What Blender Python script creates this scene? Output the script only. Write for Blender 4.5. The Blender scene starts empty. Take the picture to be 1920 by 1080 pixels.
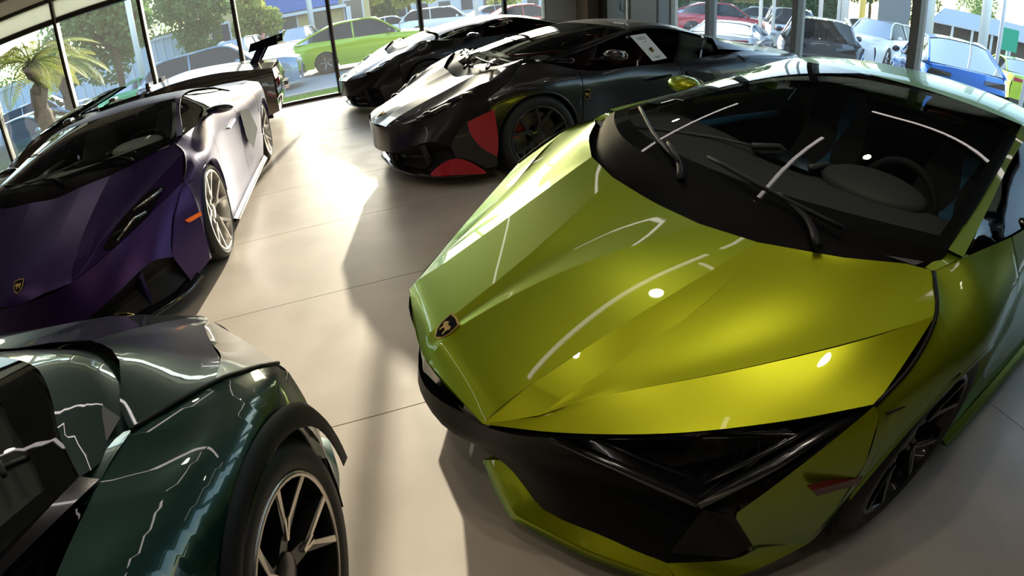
import bpy, math, random
from mathutils import Vector, Matrix
random.seed(7)
S = bpy.context.scene
COL = S.collection
sin, cos, pi = math.sin, math.cos, math.pi

# ------------------------------------------------------------------ camera
F_PX, A_FIT, PITCH, ROLL, CAM_H = 980.62, 0.33, 0.545183, -0.071684, 1.49
cd = bpy.data.cameras.new('camera')
cam = bpy.data.objects.new('camera', cd)
COL.objects.link(cam)
cd.type = 'PANO'
cd.sensor_width = 36.0
LN = cd if hasattr(cd, 'panorama_type') else cd.cycles     # where this Blender keeps the lens settings
LN.panorama_type = 'FISHEYE_LENS_POLYNOMIAL'
LN.fisheye_fov = math.radians(178)
# theta(r) = atan(a r / f) / a fitted by an odd/even quartic in mm (r up to 21 mm)
def _fit():
    k = 36.0 / 1920.0
    N = 60
    rows = []; ys = []
    for i in range(1, N):
        r = 21.5 * i / N
        rows.append([r, r ** 2, r ** 3, r ** 4]); ys.append(math.atan(A_FIT * (r / k) / F_PX) / A_FIT)
    A = [[sum(q[i] * q[j] for q in rows) for j in range(4)] for i in range(4)]
    b = [sum(q[i] * y for q, y in zip(rows, ys)) for i in range(4)]
    for i in range(4):
        p = A[i][i]
        for j in range(i + 1, 4):
            m = A[j][i] / p
            for c in range(4): A[j][c] -= m * A[i][c]
            b[j] -= m * b[i]
    x = [0] * 4
    for i in (3, 2, 1, 0):
        x[i] = (b[i] - sum(A[i][c] * x[c] for c in range(i + 1, 4))) / A[i][i]
    return x
K = _fit()
LN.fisheye_polynomial_k0 = 0.0
LN.fisheye_polynomial_k1 = -K[0]
LN.fisheye_polynomial_k2 = -K[1]
LN.fisheye_polynomial_k3 = -K[2]
LN.fisheye_polynomial_k4 = -K[3]
cd.clip_end = 500
fw = Vector((0, cos(PITCH), -sin(PITCH)))
rt = Vector((1, 0, 0)); up = rt.cross(fw)
R2 = rt * cos(ROLL) + up * sin(ROLL); U2 = R2.cross(fw)
M = Matrix((R2, U2, -fw)).transposed().to_4x4()
M.translation = Vector((0, 0, CAM_H))
cam.matrix_world = M
S.camera = cam

# ------------------------------------------------------------------ sky, sun, exposure
SUN_AZ, SUN_EL = math.radians(-5.0), math.radians(13.5)
w = bpy.data.worlds.new('sky'); S.world = w; w.use_nodes = True
nt = w.node_tree; nt.nodes.clear()
sk = nt.nodes.new('ShaderNodeTexSky'); sk.sky_type = 'NISHITA'
sk.sun_disc = False; sk.sun_elevation = SUN_EL; sk.sun_rotation = SUN_AZ
sk.air_density = 1.0; sk.dust_density = 0.8; sk.ozone_density = 1.0
bg = nt.nodes.new('ShaderNodeBackground'); bg.inputs['Strength'].default_value = 0.8
wo = nt.nodes.new('ShaderNodeOutputWorld')
nt.links.new(sk.outputs[0], bg.inputs[0]); nt.links.new(bg.outputs[0], wo.inputs[0])
sl = bpy.data.lights.new('sun', 'SUN'); sl.energy = 13.5; sl.angle = math.radians(1.0); sl.color = (1.0, 0.88, 0.72)
so = bpy.data.objects.new('sun', sl); COL.objects.link(so)
sd = Vector((sin(SUN_AZ) * cos(SUN_EL), cos(SUN_AZ) * cos(SUN_EL), sin(SUN_EL)))
so.rotation_euler = sd.to_track_quat('Z', 'Y').to_euler()
so.location = sd * 60
S.view_settings.view_transform = 'Standard'; S.view_settings.look = 'None'
S.view_settings.exposure = 0.0; S.view_settings.gamma = 1.0
S.view_settings.use_curve_mapping = False

# ------------------------------------------------------------------ materials
def mat(name, col, rough=0.5, metal=0.0, coat=0.0, spec=0.5, emit=None, estr=1.0, noise=None, bump=0.0, edge=None, blend=0.35):
    m = bpy.data.materials.new(name); m.use_nodes = True
    t = m.node_tree; b = t.nodes['Principled BSDF']
    b.inputs['Base Color'].default_value = (*col, 1); b.inputs['Roughness'].default_value = rough
    b.inputs['Metallic'].default_value = metal; b.inputs['Specular IOR Level'].default_value = spec
    b.inputs['Coat Weight'].default_value = coat; b.inputs['Coat Roughness'].default_value = 0.015
    if emit:
        b.inputs['Emission Color'].default_value = (*emit, 1); b.inputs['Emission Strength'].default_value = estr
    if edge:                                   # a second hue towards grazing view
        lw = t.nodes.new('ShaderNodeLayerWeight'); lw.inputs[0].default_value = blend
        mx = t.nodes.new('ShaderNodeMix'); mx.data_type = 'RGBA'
        mx.inputs[6].default_value = (*col, 1); mx.inputs[7].default_value = (*edge, 1)
        t.links.new(lw.outputs['Facing'], mx.inputs[0]); t.links.new(mx.outputs[2], b.inputs['Base Color'])
    if noise:                                  # (scale, second colour)
        tc = t.nodes.new('ShaderNodeTexCoord'); n = t.nodes.new('ShaderNodeTexNoise')
        n.inputs['Scale'].default_value = noise[0]; n.inputs['Detail'].default_value = 6
        mx = t.nodes.new('ShaderNodeMix'); mx.data_type = 'RGBA'
        mx.inputs[6].default_value = (*col, 1); mx.inputs[7].default_value = (*noise[1], 1)
        cr_ = t.nodes.new('ShaderNodeMapRange'); cr_.inputs[1].default_value = 0.35; cr_.inputs[2].default_value = 0.65
        t.links.new(tc.outputs['Object'], n.inputs['Vector']); t.links.new(n.outputs[0], cr_.inputs[0])
        t.links.new(cr_.outputs[0], mx.inputs[0]); t.links.new(mx.outputs[2], b.inputs['Base Color'])
        if bump:
            bp = t.nodes.new('ShaderNodeBump'); bp.inputs['Strength'].default_value = bump; bp.inputs['Distance'].default_value = 0.02
            t.links.new(n.outputs[0], bp.inputs['Height']); t.links.new(bp.outputs[0], b.inputs['Normal'])
    return m

def leafy(name, col, col2, scale, tr=0.5):
    m = mat(name, col, 0.6, noise=(scale, col2)); t = m.node_tree; b = t.nodes['Principled BSDF']; o = t.nodes['Material Output']
    tl = t.nodes.new('ShaderNodeBsdfTranslucent'); mx = t.nodes.new('ShaderNodeMixShader'); mx.inputs[0].default_value = tr
    src = b.inputs['Base Color'].links[0].from_socket if b.inputs['Base Color'].links else None
    if src: t.links.new(src, tl.inputs[0])
    else: tl.inputs[0].default_value = (*col, 1)
    t.links.new(b.outputs[0], mx.inputs[1]); t.links.new(tl.outputs[0], mx.inputs[2]); t.links.new(mx.outputs[0], o.inputs[0])
    return m

def glass(name, tint, ior=1.45, extra=0.0, veil=0.0):
    m = bpy.data.materials.new(name); m.use_nodes = True
    t = m.node_tree; t.nodes.clear()
    o = t.nodes.new('ShaderNodeOutputMaterial'); mx = t.nodes.new('ShaderNodeMixShader')
    tr = t.nodes.new('ShaderNodeBsdfTransparent'); tr.inputs[0].default_value = (*tint, 1)
    gl = t.nodes.new('ShaderNodeBsdfGlossy'); gl.inputs['Roughness'].default_value = 0.01
    fr = t.nodes.new('ShaderNodeFresnel'); fr.inputs[0].default_value = ior
    ad = t.nodes.new('ShaderNodeMath'); ad.operation = 'ADD'; ad.inputs[1].default_value = extra; ad.use_clamp = True
    t.links.new(fr.outputs[0], ad.inputs[0]); t.links.new(ad.outputs[0], mx.inputs[0])
    t.links.new(tr.outputs[0], mx.inputs[1]); t.links.new(gl.outputs[0], mx.inputs[2]); t.links.new(mx.outputs[0], o.inputs[0])
    if veil:                                   # outdoor haze put into the pane as a thin translucent share
        m2 = t.nodes.new('ShaderNodeMixShader'); m2.inputs[0].default_value = veil
        tl = t.nodes.new('ShaderNodeBsdfTranslucent'); tl.inputs[0].default_value = (0.9, 0.88, 0.84, 1)
        t.links.new(mx.outputs[0], m2.inputs[1]); t.links.new(tl.outputs[0], m2.inputs[2]); t.links.new(m2.outputs[0], o.inputs[0])
    return m

def paint(name, col, edge=None, rough=0.32, metal=0.35, coat=1.0, blend=0.35):
    return mat(name, col, rough, metal, coat, 0.5, edge=edge, blend=blend)

LIME = paint('lime_cool_light_paint', (0.47, 0.49, 0.001), edge=(0.04, 0.26, 0.002), rough=0.33, metal=0.65, coat=0.6, blend=0.5)  # greener grazing hue stands in for cool light from the right windows
DGREEN = paint('dark_green_paint', (0.001, 0.030, 0.021), edge=(0.0006, 0.016, 0.014), rough=0.3, metal=0.5)
PURPLE = paint('satin_purple_paint', (0.040, 0.011, 0.085), edge=(0.014, 0.018, 0.10), rough=0.40, metal=0.6, coat=0.0)
BLACKP = paint('gloss_black_paint', (0.009, 0.008, 0.008), rough=0.3, metal=0.0, coat=0.4)
DKSILVER = paint('dark_bronze_paint', (0.13, 0.10, 0.075), rough=0.34, metal=0.6)
RED_ACC = mat('red_trim', (0.45, 0.012, 0.03), 0.35, 0.1, 0.6)
GBLACK = mat('gloss_black_trim', (0.006, 0.006, 0.007), 0.12, 0, 0.6)
MBLACK = mat('matt_black_plastic', (0.007, 0.007, 0.0075), 0.5, spec=0.25)
RUBBER = mat('tyre_rubber', (0.012, 0.012, 0.012), 0.62)
DASH = mat('dash_leather', (0.085, 0.088, 0.088), 0.6)
SEATB = mat('black_suede', (0.014, 0.014, 0.015), 0.8)
SEATBL = mat('blue_leather', (0.012, 0.12, 0.26), 0.55)
SEATGR = mat('grey_leather', (0.45, 0.48, 0.44), 0.55)
COWLB = mat('satin_black_cowl', (0.004, 0.004, 0.0045), 0.5, spec=0.06)
SEATRD = mat('red_leather', (0.30, 0.02, 0.025), 0.55)
CHROME = mat('bright_metal', (0.75, 0.73, 0.70), 0.18, 1.0)
MACH = mat('machined_alloy', (0.62, 0.58, 0.52), 0.3, 0.9)
SILVERW = mat('silver_wheel', (0.6, 0.57, 0.54), 0.3, 0.85)
DKWHEEL = mat('black_wheel', (0.018, 0.018, 0.019), 0.28, 0.3, 0.4)
DISC = mat('brake_disc_metal', (0.22, 0.21, 0.2), 0.4, 0.8)
CALR = mat('red_caliper', (0.55, 0.03, 0.02), 0.35, 0, 0.5)
CALG = mat('grey_caliper', (0.16, 0.15, 0.14), 0.35, 0, 0.5)
GOLD = mat('gold_emblem', (0.75, 0.5, 0.16), 0.3, 0.9)
WSG = glass('windshield_glass', (0.78, 0.82, 0.80), 1.3)
SDG = glass('side_window_glass', (0.22, 0.24, 0.24), 1.4)
LENS = glass('lamp_lens', (0.6, 0.62, 0.64), 1.5)
PANE = glass('window_pane_glass', (0.93, 0.96, 0.95), 1.22, veil=0.014)
LEDW = mat('led_white', (0.9, 0.9, 0.9), 0.3, emit=(1, 0.93, 0.85), estr=1.5)
AMBER = mat('amber_marker', (0.8, 0.14, 0.02), 0.3, coat=0.5, emit=(1, 0.16, 0.01), estr=0.25)
DKRED = mat('dark_red_marker', (0.10, 0.012, 0.01), 0.25, coat=0.6)
TAILR = mat('tail_light_red', (0.35, 0.01, 0.01), 0.25, coat=0.6)
PAPER = mat('white_paper', (0.62, 0.62, 0.60), 0.7)
INK = mat('dark_ink', (0.03, 0.03, 0.03), 0.6)

# ------------------------------------------------------------------ mesh helpers
class MB:
    def __init__(s): s.v = []; s.f = []
    def add(s, vs, fs):
        o = len(s.v); s.v += [tuple(p) for p in vs]; s.f += [tuple(i + o for i in f) for f in fs]
    def grid(s, G):
        n = len(G); m = len(G[0])
        s.add([p for r in G for p in r], [(i * m + j, i * m + j + 1, (i + 1) * m + j + 1, (i + 1) * m + j) for i in range(n - 1) for j in range(m - 1)])
    def box(s, c, d, rz=0.0, tilt=None):
        x, y, z = d[0] / 2, d[1] / 2, d[2] / 2
        P = [Vector(q) for q in ((-x, -y, -z), (x, -y, -z), (x, y, -z), (-x, y, -z), (-x, -y, z), (x, -y, z), (x, y, z), (-x, y, z))]
        R = Matrix.Rotation(rz, 3, 'Z')
        if tilt: R = R @ Matrix.Rotation(tilt[0], 3, tilt[1])
        s.add([Vector(c) + R @ p for p in P], [(0, 3, 2, 1), (4, 5, 6, 7), (0, 1, 5, 4), (1, 2, 6, 5), (2, 3, 7, 6), (3, 0, 4, 7)])
    def tube(s, pts, r, k=6, flat=1.0, caps=True):
        pts = [Vector(p) for p in pts]; n = len(pts)
        rs = r if isinstance(r, (list, tuple)) else [r] * n
        rings = []
        for i, p in enumerate(pts):
            d = (pts[min(i + 1, n - 1)] - pts[max(i - 1, 0)]).normalized()
            a = d.cross(Vector((0, 0, 1)))
            if a.length < 1e-3: a = d.cross(Vector((1, 0, 0)))
            a.normalize(); b = d.cross(a).normalized()
            rings.append([p + a * rs[i] * cos(2 * pi * j / k) + b * rs[i] * flat * sin(2 * pi * j / k) for j in range(k)])
        o = len(s.v); s.v += [tuple(q) for R in rings for q in R]
        for i in range(n - 1):
            for j in range(k):
                s.f.append((o + i * k + j, o + i * k + (j + 1) % k, o + (i + 1) * k + (j + 1) % k, o + (i + 1) * k + j))
        if caps:
            s.f.append(tuple(o + j for j in range(k))[::-1]); s.f.append(tuple(o + (n - 1) * k + j for j in range(k)))
    def lathe(s, prof, c, axis, k=32):
        # prof: (radius, offset along axis); axis 'y' only: circle in XZ
        rings = [[(c[0] + r * cos(2 * pi * j / k), c[1] + h, c[2] + r * sin(2 * pi * j / k)) for j in range(k)] for r, h in prof]
        o = len(s.v); s.v += [q for R in rings for q in R]
        for i in range(len(prof) - 1):
            for j in range(k):
                s.f.append((o + i * k + j, o + i * k + (j + 1) % k, o + (i + 1) * k + (j + 1) % k, o + (i + 1) * k + j))
    def ell(s, c, r, nu=14, nv=8):
        G = [[(c[0] + r[0] * sin(pi * i / nv) * cos(2 * pi * j / nu), c[1] + r[1] * sin(pi * i / nv) * sin(2 * pi * j / nu), c[2] + r[2] * cos(pi * i / nv)) for j in range(nu + 1)] for i in range(nv + 1)]
        s.grid(G)
    def poly_extrude(s, pts, d):
        n = len(pts); d = Vector(d)
        o = len(s.v); s.v += [tuple(p) for p in pts] + [tuple(Vector(p) + d) for p in pts]
        s.f.append(tuple(o + i for i in range(n))); s.f.append(tuple(o + n + i for i in range(n))[::-1])
        for i in range(n): s.f.append((o + i, o + (i + 1) % n, o + n + (i + 1) % n, o + n + i))
    def mirrored(s):
        m = MB(); m.v = [(x, -y, z) for x, y, z in s.v]; m.f = [f[::-1] for f in s.f]; return m
    def both(s):
        m = s.mirrored(); s.add(m.v, m.f); return s

WARP = [None]
def build(name, mb, material, parent=None, smooth=True, car=False, label=None, kind=None, thick=0.0):
    me = bpy.data.meshes.new(name)
    vs = mb.v
    if car and WARP[0]: vs = [WARP[0](*p) for p in vs]
    vs = [(x, -y, z) for x, y, z in vs] if car else vs     # car code has y = car's left; its local y is car's right
    me.from_pydata(vs, [], mb.f)
    me.materials.append(material)
    if smooth: me.polygons.foreach_set('use_smooth', [True] * len(me.polygons))
    me.update()
    o = bpy.data.objects.new(name, me); COL.objects.link(o)
    if parent: o.parent = parent
    if label: o['label'] = label
    if kind: o['kind'] = kind
    if smooth == 'angle':
        try: me.set_sharp_from_angle(angle=math.radians(35))
        except Exception: pass
    return o

def empty(name, loc, rz, label, cat, group=None):
    o = bpy.data.objects.new(name, None); COL.objects.link(o); o.location = loc; o.rotation_euler = (0, 0, rz)
    o.empty_display_size = 0.2
    o['label'] = label; o['category'] = cat
    if group: o['group'] = group
    return o

def tag(o, label, cat, group=None):
    o['label'] = label; o['category'] = cat
    if group: o['group'] = group
    return o

def lerp(a, b, t): return tuple(x + (y - x) * t for x, y in zip(a, b))
def crv(pts, n, lin=False):
    """resample a polyline (Catmull-Rom or straight) to n points by chord length"""
    P = [Vector(p) for p in pts]
    d = [0.0]
    for i in range(1, len(P)): d.append(d[-1] + max((P[i] - P[i - 1]).length, 1e-6))
    T = [Vector()] * len(P)
    for i in range(len(P)):
        a, b = max(i - 1, 0), min(i + 1, len(P) - 1)
        T[i] = (P[b] - P[a]) / (d[b] - d[a])
    out = []; k = 0
    for i in range(n):
        s = d[-1] * i / (n - 1)
        while k < len(P) - 2 and s > d[k + 1]: k += 1
        h = d[k + 1] - d[k]; u = min(max((s - d[k]) / h, 0), 1)
        if lin or len(P) == 2: out.append(P[k].lerp(P[k + 1], u)); continue
        u2, u3 = u * u, u ** 3
        out.append(P[k] * (2 * u3 - 3 * u2 + 1) + T[k] * h * (u3 - 2 * u2 + u) + P[k + 1] * (-2 * u3 + 3 * u2) + T[k + 1] * h * (u3 - u2))
    return out
def patch(mb, curves, n=20, m=6, smooth=False, lin=False):
    C = [crv(c, n, lin) for c in curves]
    G = []
    for i in range(n):
        col = [c[i] for c in C]
        if smooth: G.append(crv(col, (len(C) - 1) * m + 1))
        else:
            r = []
            for a, b in zip(col, col[1:]): r += [a.lerp(b, j / m) for j in range(m)]
            G.append(r + [col[-1]])
    mb.grid(G)
    return G
def evx(c, X):
    """value of a curve given as (X, Y, Z) points at X (cubic Hermite in X)"""
    n = len(c)
    if X <= c[0][0]: return Vector((X, c[0][1], c[0][2]))
    if X >= c[-1][0]: return Vector((X, c[-1][1], c[-1][2]))
    k = 0
    while X > c[k + 1][0]: k += 1
    h = c[k + 1][0] - c[k][0]; u = (X - c[k][0]) / h
    r = [X]
    for q in (1, 2):
        def tg(i):
            a, b = max(i - 1, 0), min(i + 1, n - 1)
            return (c[b][q] - c[a][q]) / (c[b][0] - c[a][0])
        u2, u3 = u * u, u ** 3
        r.append(c[k][q] * (2 * u3 - 3 * u2 + 1) + tg(k) * h * (u3 - 2 * u2 + u) + c[k + 1][q] * (-2 * u3 + 3 * u2) + tg(k + 1) * h * (u3 - u2))
    return Vector(r)
# ------------------------------------------------------------------ body side with wheel arches
def side(mb, curves, X0, X1, arches, m=14, dx=0.045, flange=0.05):
    Xs = set(round(X0 + (X1 - X0) * i / max(1, int((X1 - X0) / dx)), 4) for i in range(int((X1 - X0) / dx) + 1)) | {X0, X1}
    for xa, za, R in arches:
        for e in (xa - R, xa + R):
            for q in (e - 0.002, e + 0.002):
                if X0 < q < X1: Xs.add(round(q, 4))
        for i in range(1, 24):
            q = xa - R * cos(pi * i / 24)
            if X0 < q < X1: Xs.add(round(q, 4))
    Xs = sorted(Xs)
    G = []; lip = []
    for X in Xs:
        sec = crv([evx(c, X) for c in curves], 50)
        zl = None
        for xa, za, R in arches:
            if abs(X - xa) < R: zl = za + math.sqrt(R * R - (X - xa) ** 2)
        if zl is not None:
            k = [sec[0]]
            for a, b in zip(sec, sec[1:]):
                if b.z >= zl: k.append(b)
                else:
                    k.append(a.lerp(b, (a.z - zl) / (a.z - b.z))); break
            if len(k) < 2: k.append(k[0] + Vector((0, 0, -0.001)))
            sec = k
            lip.append((k[-1], zl))
        G.append(crv(sec, m, True))
    mb.grid(G)
    if lip and flange:
        mb.grid([[p, p + Vector((0, 0.006, -0.012)), p + Vector((0, -flange, -0.02))] for p, _ in lip])
    return G

def wheel(parent, c, side_sign, R=0.35, W=0.27, rimR=0.262, wm=None, face=None, cal=None, lip=None, far=False, spokes=5, steer=0.0):
    """tyre, rim, five forked spokes, disc, caliper; outer face towards side_sign * y"""
    s = side_sign; x, y, z = c
    t = MB(); h = W / 2
    prof = [(rimR, -h * .9), (rimR + .02, -h), (R - .03, -h), (R - .008, -h * .86), (R, -h * .6), (R, h * .6), (R - .008, h * .86), (R - .03, h), (rimR + .02, h), (rimR, h * .9)]
    t.lathe([(r, q * s) for r, q in prof], c, 'y', 40)
    tyre = build('tyre', t, RUBBER, parent, car=True)
    if far:
        r = MB(); r.lathe([(rimR, h * .7 * s), (rimR - .03, h * .75 * s), (.05, h * .5 * s), (0.0, h * .5 * s)], c, 'y', 24)
        build('rim', r, wm, parent, 'angle', car=True)
        sp = MB()
        for k in range(spokes):
            a = 2 * pi * k / spokes
            sp.tube([(x + .03 * cos(a), y + h * .62 * s, z + .03 * sin(a)), (x + (rimR - .02) * cos(a), y + h * .8 * s, z + (rimR - .02) * sin(a))], .022, 4)
        build('spoke', sp, face or wm, parent, False, car=True)
        return
    r = MB()
    r.lathe([(rimR - .002, h * .93 * s), (rimR - .014, h * .93 * s), (rimR - .022, h * .6 * s), (rimR - .03, -h * .8 * s), (rimR - .03, -h * .9 * s)], c, 'y', 40)
    build('rim', r, wm, parent, 'angle', car=True)
    lp = MB(); lp.lathe([(rimR + .003, h * .90 * s), (rimR + .001, h * .96 * s), (rimR - .012, h * .96 * s), (rimR - .013, h * .90 * s)], c, 'y', 48)
    build('rim_lip', lp, lip or face or wm, parent, car=True)
    def P(rad, a, off): return Vector((x + rad * cos(a), y + s * off, z + rad * sin(a)))
    def bar(m, a0, r0, a1, r1, w0, w1, o0, o1, dep):
        p, q = P(r0, a0, o0), P(r1, a1, o1); d = (q - p); d.y = 0; d.normalize(); nrm = Vector((-d.z, 0, d.x))
        D = Vector((0, -s * dep, 0))
        V = [p + nrm * w0, p - nrm * w0, q - nrm * w1, q + nrm * w1]
        m.add(V + [v + D for v in V], [(0, 1, 2, 3), (7, 6, 5, 4), (0, 4, 5, 1), (1, 5, 6, 2), (2, 6, 7, 3), (3, 7, 4, 0)])
    for k in range(spokes):
        a = 2 * pi * k / spokes + steer
        m = MB(); f = MB()
        o0, o1, o2 = h * .55, h * .72, h * .92
        bar(m, a, .04, a, .125, .026, .020, o0, o1, .05)
        for q in (-1, 1):
            bar(m, a + q * .05, .115, a + q * .30, rimR - .012, .014, .012, o1, o2, .05)
            bar(f, a + q * .02, .09, a + q * .075, .15, .004, .0055, o1 + .002, o1 + .008, .012)
            bar(f, a + q * .075, .14, a + q * .30, rimR - .012, .0055, .010, o1 + .006, o2 + .004, .012)
        sp = build('spoke', m, wm, parent, False, car=True)
        if face: build('spoke_face', f, face, sp, False, car=True)
    hb = MB(); hb.lathe([(.062, h * .3 * s), (.055, h * .62 * s), (.03, h * .68 * s), (0.0, h * .68 * s)], c, 'y', 20)
    build('hub', hb, wm, parent, 'angle', car=True)
    ds = MB(); ds.lathe([(.08, -.02 * s), (.2, -.02 * s), (.2, .01 * s), (.08, .01 * s)], c, 'y', 36)
    build('brake_disc', ds, DISC, parent, 'angle', car=True)
    cl = MB()
    pts = [P(rr, 2.5 + .12 * i, .03) for i in range(6) for rr in (.13,)] + [P(.215, 2.5 + .12 * i, .03) for i in range(5, -1, -1)]
    cl.poly_extrude(pts, (0, -s * .09, 0))
    build('caliper', cl, cal or CALG, parent, False, car=True)

def shield(parent, at, nrm, upv, h, name='emblem'):
    """gold-rimmed black shield with a charging-bull silhouette"""
    nrm = Vector(nrm).normalized(); u = (Vector(upv) - nrm * Vector(upv).dot(nrm)).normalized(); r = u.cross(nrm)
    out = [(-.42, .5), (0, .56), (.42, .5), (.44, 0), (.3, -.34), (0, -.56), (-.3, -.34), (-.44, 0)]
    def poly(sc, d): return [Vector(at) + (r * a * h * sc + u * b * h * sc) + nrm * d for a, b in out]
    m = MB(); m.poly_extrude(poly(1, .001), nrm * .004); e = build(name, m, GOLD, parent, False, car=True)
    m = MB(); m.poly_extrude(poly(.86, .003), nrm * .0035); build('emblem_field', m, GBLACK, e, False, car=True)
    bull = [(-.28, .08), (-.2, .2), (-.02, .14), (.1, .24), (.26, .12), (.24, -.02), (.14, .02), (.16, -.22), (.1, -.24), (.06, -.06), (-.1, -.04), (-.16, -.24), (-.22, -.22), (-.2, -.02)]
    m = MB(); m.poly_extrude([Vector(at) + r * a * h + u * b * h + nrm * .0055 for a, b in bull], nrm * .003); build('emblem_bull', m, GOLD, e, False, car=True)

AX_F, AX_R, WY = 1.20, 3.98, 0.885
def supercar(name, label, loc, yaw, P, group=None):
    """low mid-engined coupe; local X runs back from the nose, car-left is +y in car code"""
    T = empty(name, (loc[0], loc[1], 0), yaw, label, 'car', group)
    pt = P['paint']; st = P.get('style', 'A'); acc = P.get('accent', GBLACK); tp = P.get('trim', GBLACK)
    full = P.get('full', True)
    B = [(.78, .957, .715), (.90, .96, .78), (1.03, .93, .85), (1.14, .85, .90), (1.3, .885, .925), (1.7, .925, .93), (2.2, .93, .94), (2.8, .885, .96), (3.3, .865, .98), (3.8, .88, .965), (4.4, .86, .93), (4.8, .75, .92)]
    S1 = [(.78, .978, .69), (1.0, 1.015, .765), (1.24, 1.03, .80), (1.6, 1.0, .80), (2.0, .965, .79), (2.6, .965, .80), (3.1, 1.01, .84), (3.6, 1.04, .87), (4.0, 1.035, .88), (4.5, .98, .87), (4.8, .86, .86)]
    S2 = [(.78, 1.0, .55), (1.2, 1.05, .62), (1.6, 1.01, .55), (2.0, .955, .52), (2.6, .97, .52), (3.1, 1.02, .55), (3.6, 1.06, .6), (4.0, 1.06, .6), (4.5, 1.02, .55), (4.8, .92, .5)]
    S3 = [(.78, .99, .35), (1.2, 1.04, .38), (1.6, 1.0, .33), (2.0, .95, .30), (2.6, .96, .3), (3.1, 1.0, .32), (3.6, 1.04, .35), (4.0, 1.04, .35), (4.5, 1.0, .35), (4.8, .92, .35)]
    bl_ = P.get('belt', 0.0); bdz = lambda x: bl_ * max(0, min(1, (x - 1.25) / .4)) * max(0, min(1, (3.6 - x) / .4))
    B = [(x, y, z + bdz(x)) for x, y, z in B]
    SL = [(.78, .97, .16), (1.2, 1.0, .14), (1.6, .99, .12), (2.0, .985, .11), (2.6, .985, .11), (3.2, 1.0, .13), (4.0, 1.0, .18), (4.5, .98, .22), (4.8, .9, .27)]
    SC = [B, S1, S2, S3, SL]
    AR = [(AX_F, .35, .385), (AX_R, .355, .40)]
    # ---- bonnet
    c0 = [(0, 0, .50), (.03, 0, .535), (.1, 0, .575), (.42, 0, .70), (.84, 0, .828)]
    c1 = [(.004, .05, .502), (.034, .045, .540), (.1, .03, .580), (.43, .085, .71), (.835, .235, .842)]
    c2 = [(.055, .376, .52), (.10, .375, .552), (.2, .37, .593), (.45, .385, .697), (.87, .44, .862)]
    lB = [(.18, .452, .562), (.3, .50, .606), (.62, .69, .705), (.85, .84, .792), (1.027, .93, .85)]
    fe = [(.055, .376, .52), (.2, .51, .545), (.4, .68, .595), (.6, .83, .655), (.78, .957, .715)]
    if st == 'B':                              # plainer, smoother bonnet
        c1 = [lerp(a, b, .5) for a, b in zip(crv(c0, 5), crv(c2, 5))]; c1 = [(x, y, z + .004) for x, y, z in c1]
        rid = [(.18, .452, .562), (.24, .44, .598), (.34, .445, .645), (.52, .445, .722), (.72, .442, .803), (.87, .44, .862)]
    top = [(.87, .44, .862), (.98, .64, .883), (1.14, .85, .90)]
    rid = [(.18, .452, .562), (.24, .455, .592), (.34, .463, .634), (.52, .478, .703), (.70, .480, .782), (.83, .462, .842), (.87, .44, .862)]
    h = MB()
    patch(h, [[(x, -y, z) for x, y, z in c1], c0, c1], 24, 5, True)
    hh = MB()
    patch(hh, [c1, c2], 24, 7)
    hh.add([c2[0], c2[1], c2[2], (.24, .455, .592), (.18, .452, .562)], [(0, 1, 2), (0, 2, 3), (0, 3, 4)])
    patch(hh, [c2[2:], rid[1:]], 18, 2)
    # facet between the ridge and line B, with a shallow valley
    r_ = crv(rid, 20); l_ = crv(lB, 20); t_ = crv(top, 20)
    G = []
    for i in range(20):
        a, b = r_[i], l_[i]
        row = []
        for j in range(9):
            u = j / 8
            p = a.lerp(b, u); p = p + Vector((0, 0, -0.010 * sin(pi * u) * (i / 19)))
            # last third blends towards the cowl / shut line edge
            k = (i / 19) ** 3
            tp_ = t_[0].lerp(l_[19], u) if False else crv(top + [(1.027, .93, .85)], 9)[j]
            p = p.lerp(tp_, k)
            row.append(p)
        G.append(row)
    hh.grid(G)
    gB = patch(hh, [lB, fe[:]], 20, 5)
    hh.grid([[p, p + Vector((.03, -.01, -.03))] for p in crv(fe, 20)])
    hh.both(); h.add(hh.v, hh.f)
    h.grid([[p, p + Vector((.03, 0, -.02))] for p in crv([(.055, -.376, .52), (.0, 0, .5), (.055, .376, .52)], 12)])
    hood = build('bonnet', h, pt, T, car=True)
    shield(hood, (.088, 0, .572), (-.55, 0, .83), (.83, 0, .55), .085)
    g = MB(); sh = [(.775, .957, .713), (.90, .961, .78), (1.03, .931, .851), (1.14, .85, .901)]
    g.tube([Vector(p) + Vector((0, .001, .0)) for p in crv(sh, 14)], .006, 5)
    for s in (1, -1): build('panel_gap', g if s > 0 else g.mirrored(), MBLACK, T, car=True)
    # ---- sides
    for s in (1, -1):
        def put(nm, mb, m, par=T, smooth=True, **k):
            if s < 0: mb = mb.mirrored()
            return build(nm, mb, m, par, smooth, car=True, **k)
        f = MB(); side(f, SC, .78, 1.615, AR)
        A_ = [(1.14, .85, .90), (1.2, .865, .915), (1.3, .885, .925)]
        patch(f, [A_, [(1.15, .82, .895), (1.2, .825, .908), (1.3, .84, .925)]], 8, 2)
        # bumper corner ahead of the arch
        if st == 'A': fr = [(.78, .957, .712), (.62, .905, .55), (.50, .862, .41), (.60, .895, .22), (.62, .90, .13)]
        else: fr = [(.78, .957, .712), (.60, .90, .56), (.50, .865, .43), (.47, .85, .36), (.55, .88, .13)]
        bk = [evx(c, .78) for c in SC]
        patch(f, [fr, bk], 24, 4, False, True)
        fen = put('front_fender', f, pt)
        m2 = [(.64, .955, .510), (.80, 1.001, .492), (.80, 1.003, .465), (.66, .965, .484)]
        mm = MB(); mm.poly_extrude([Vector(p) + Vector((0, .004, 0)) for p in m2], (0, -.02, 0)); 
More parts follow.
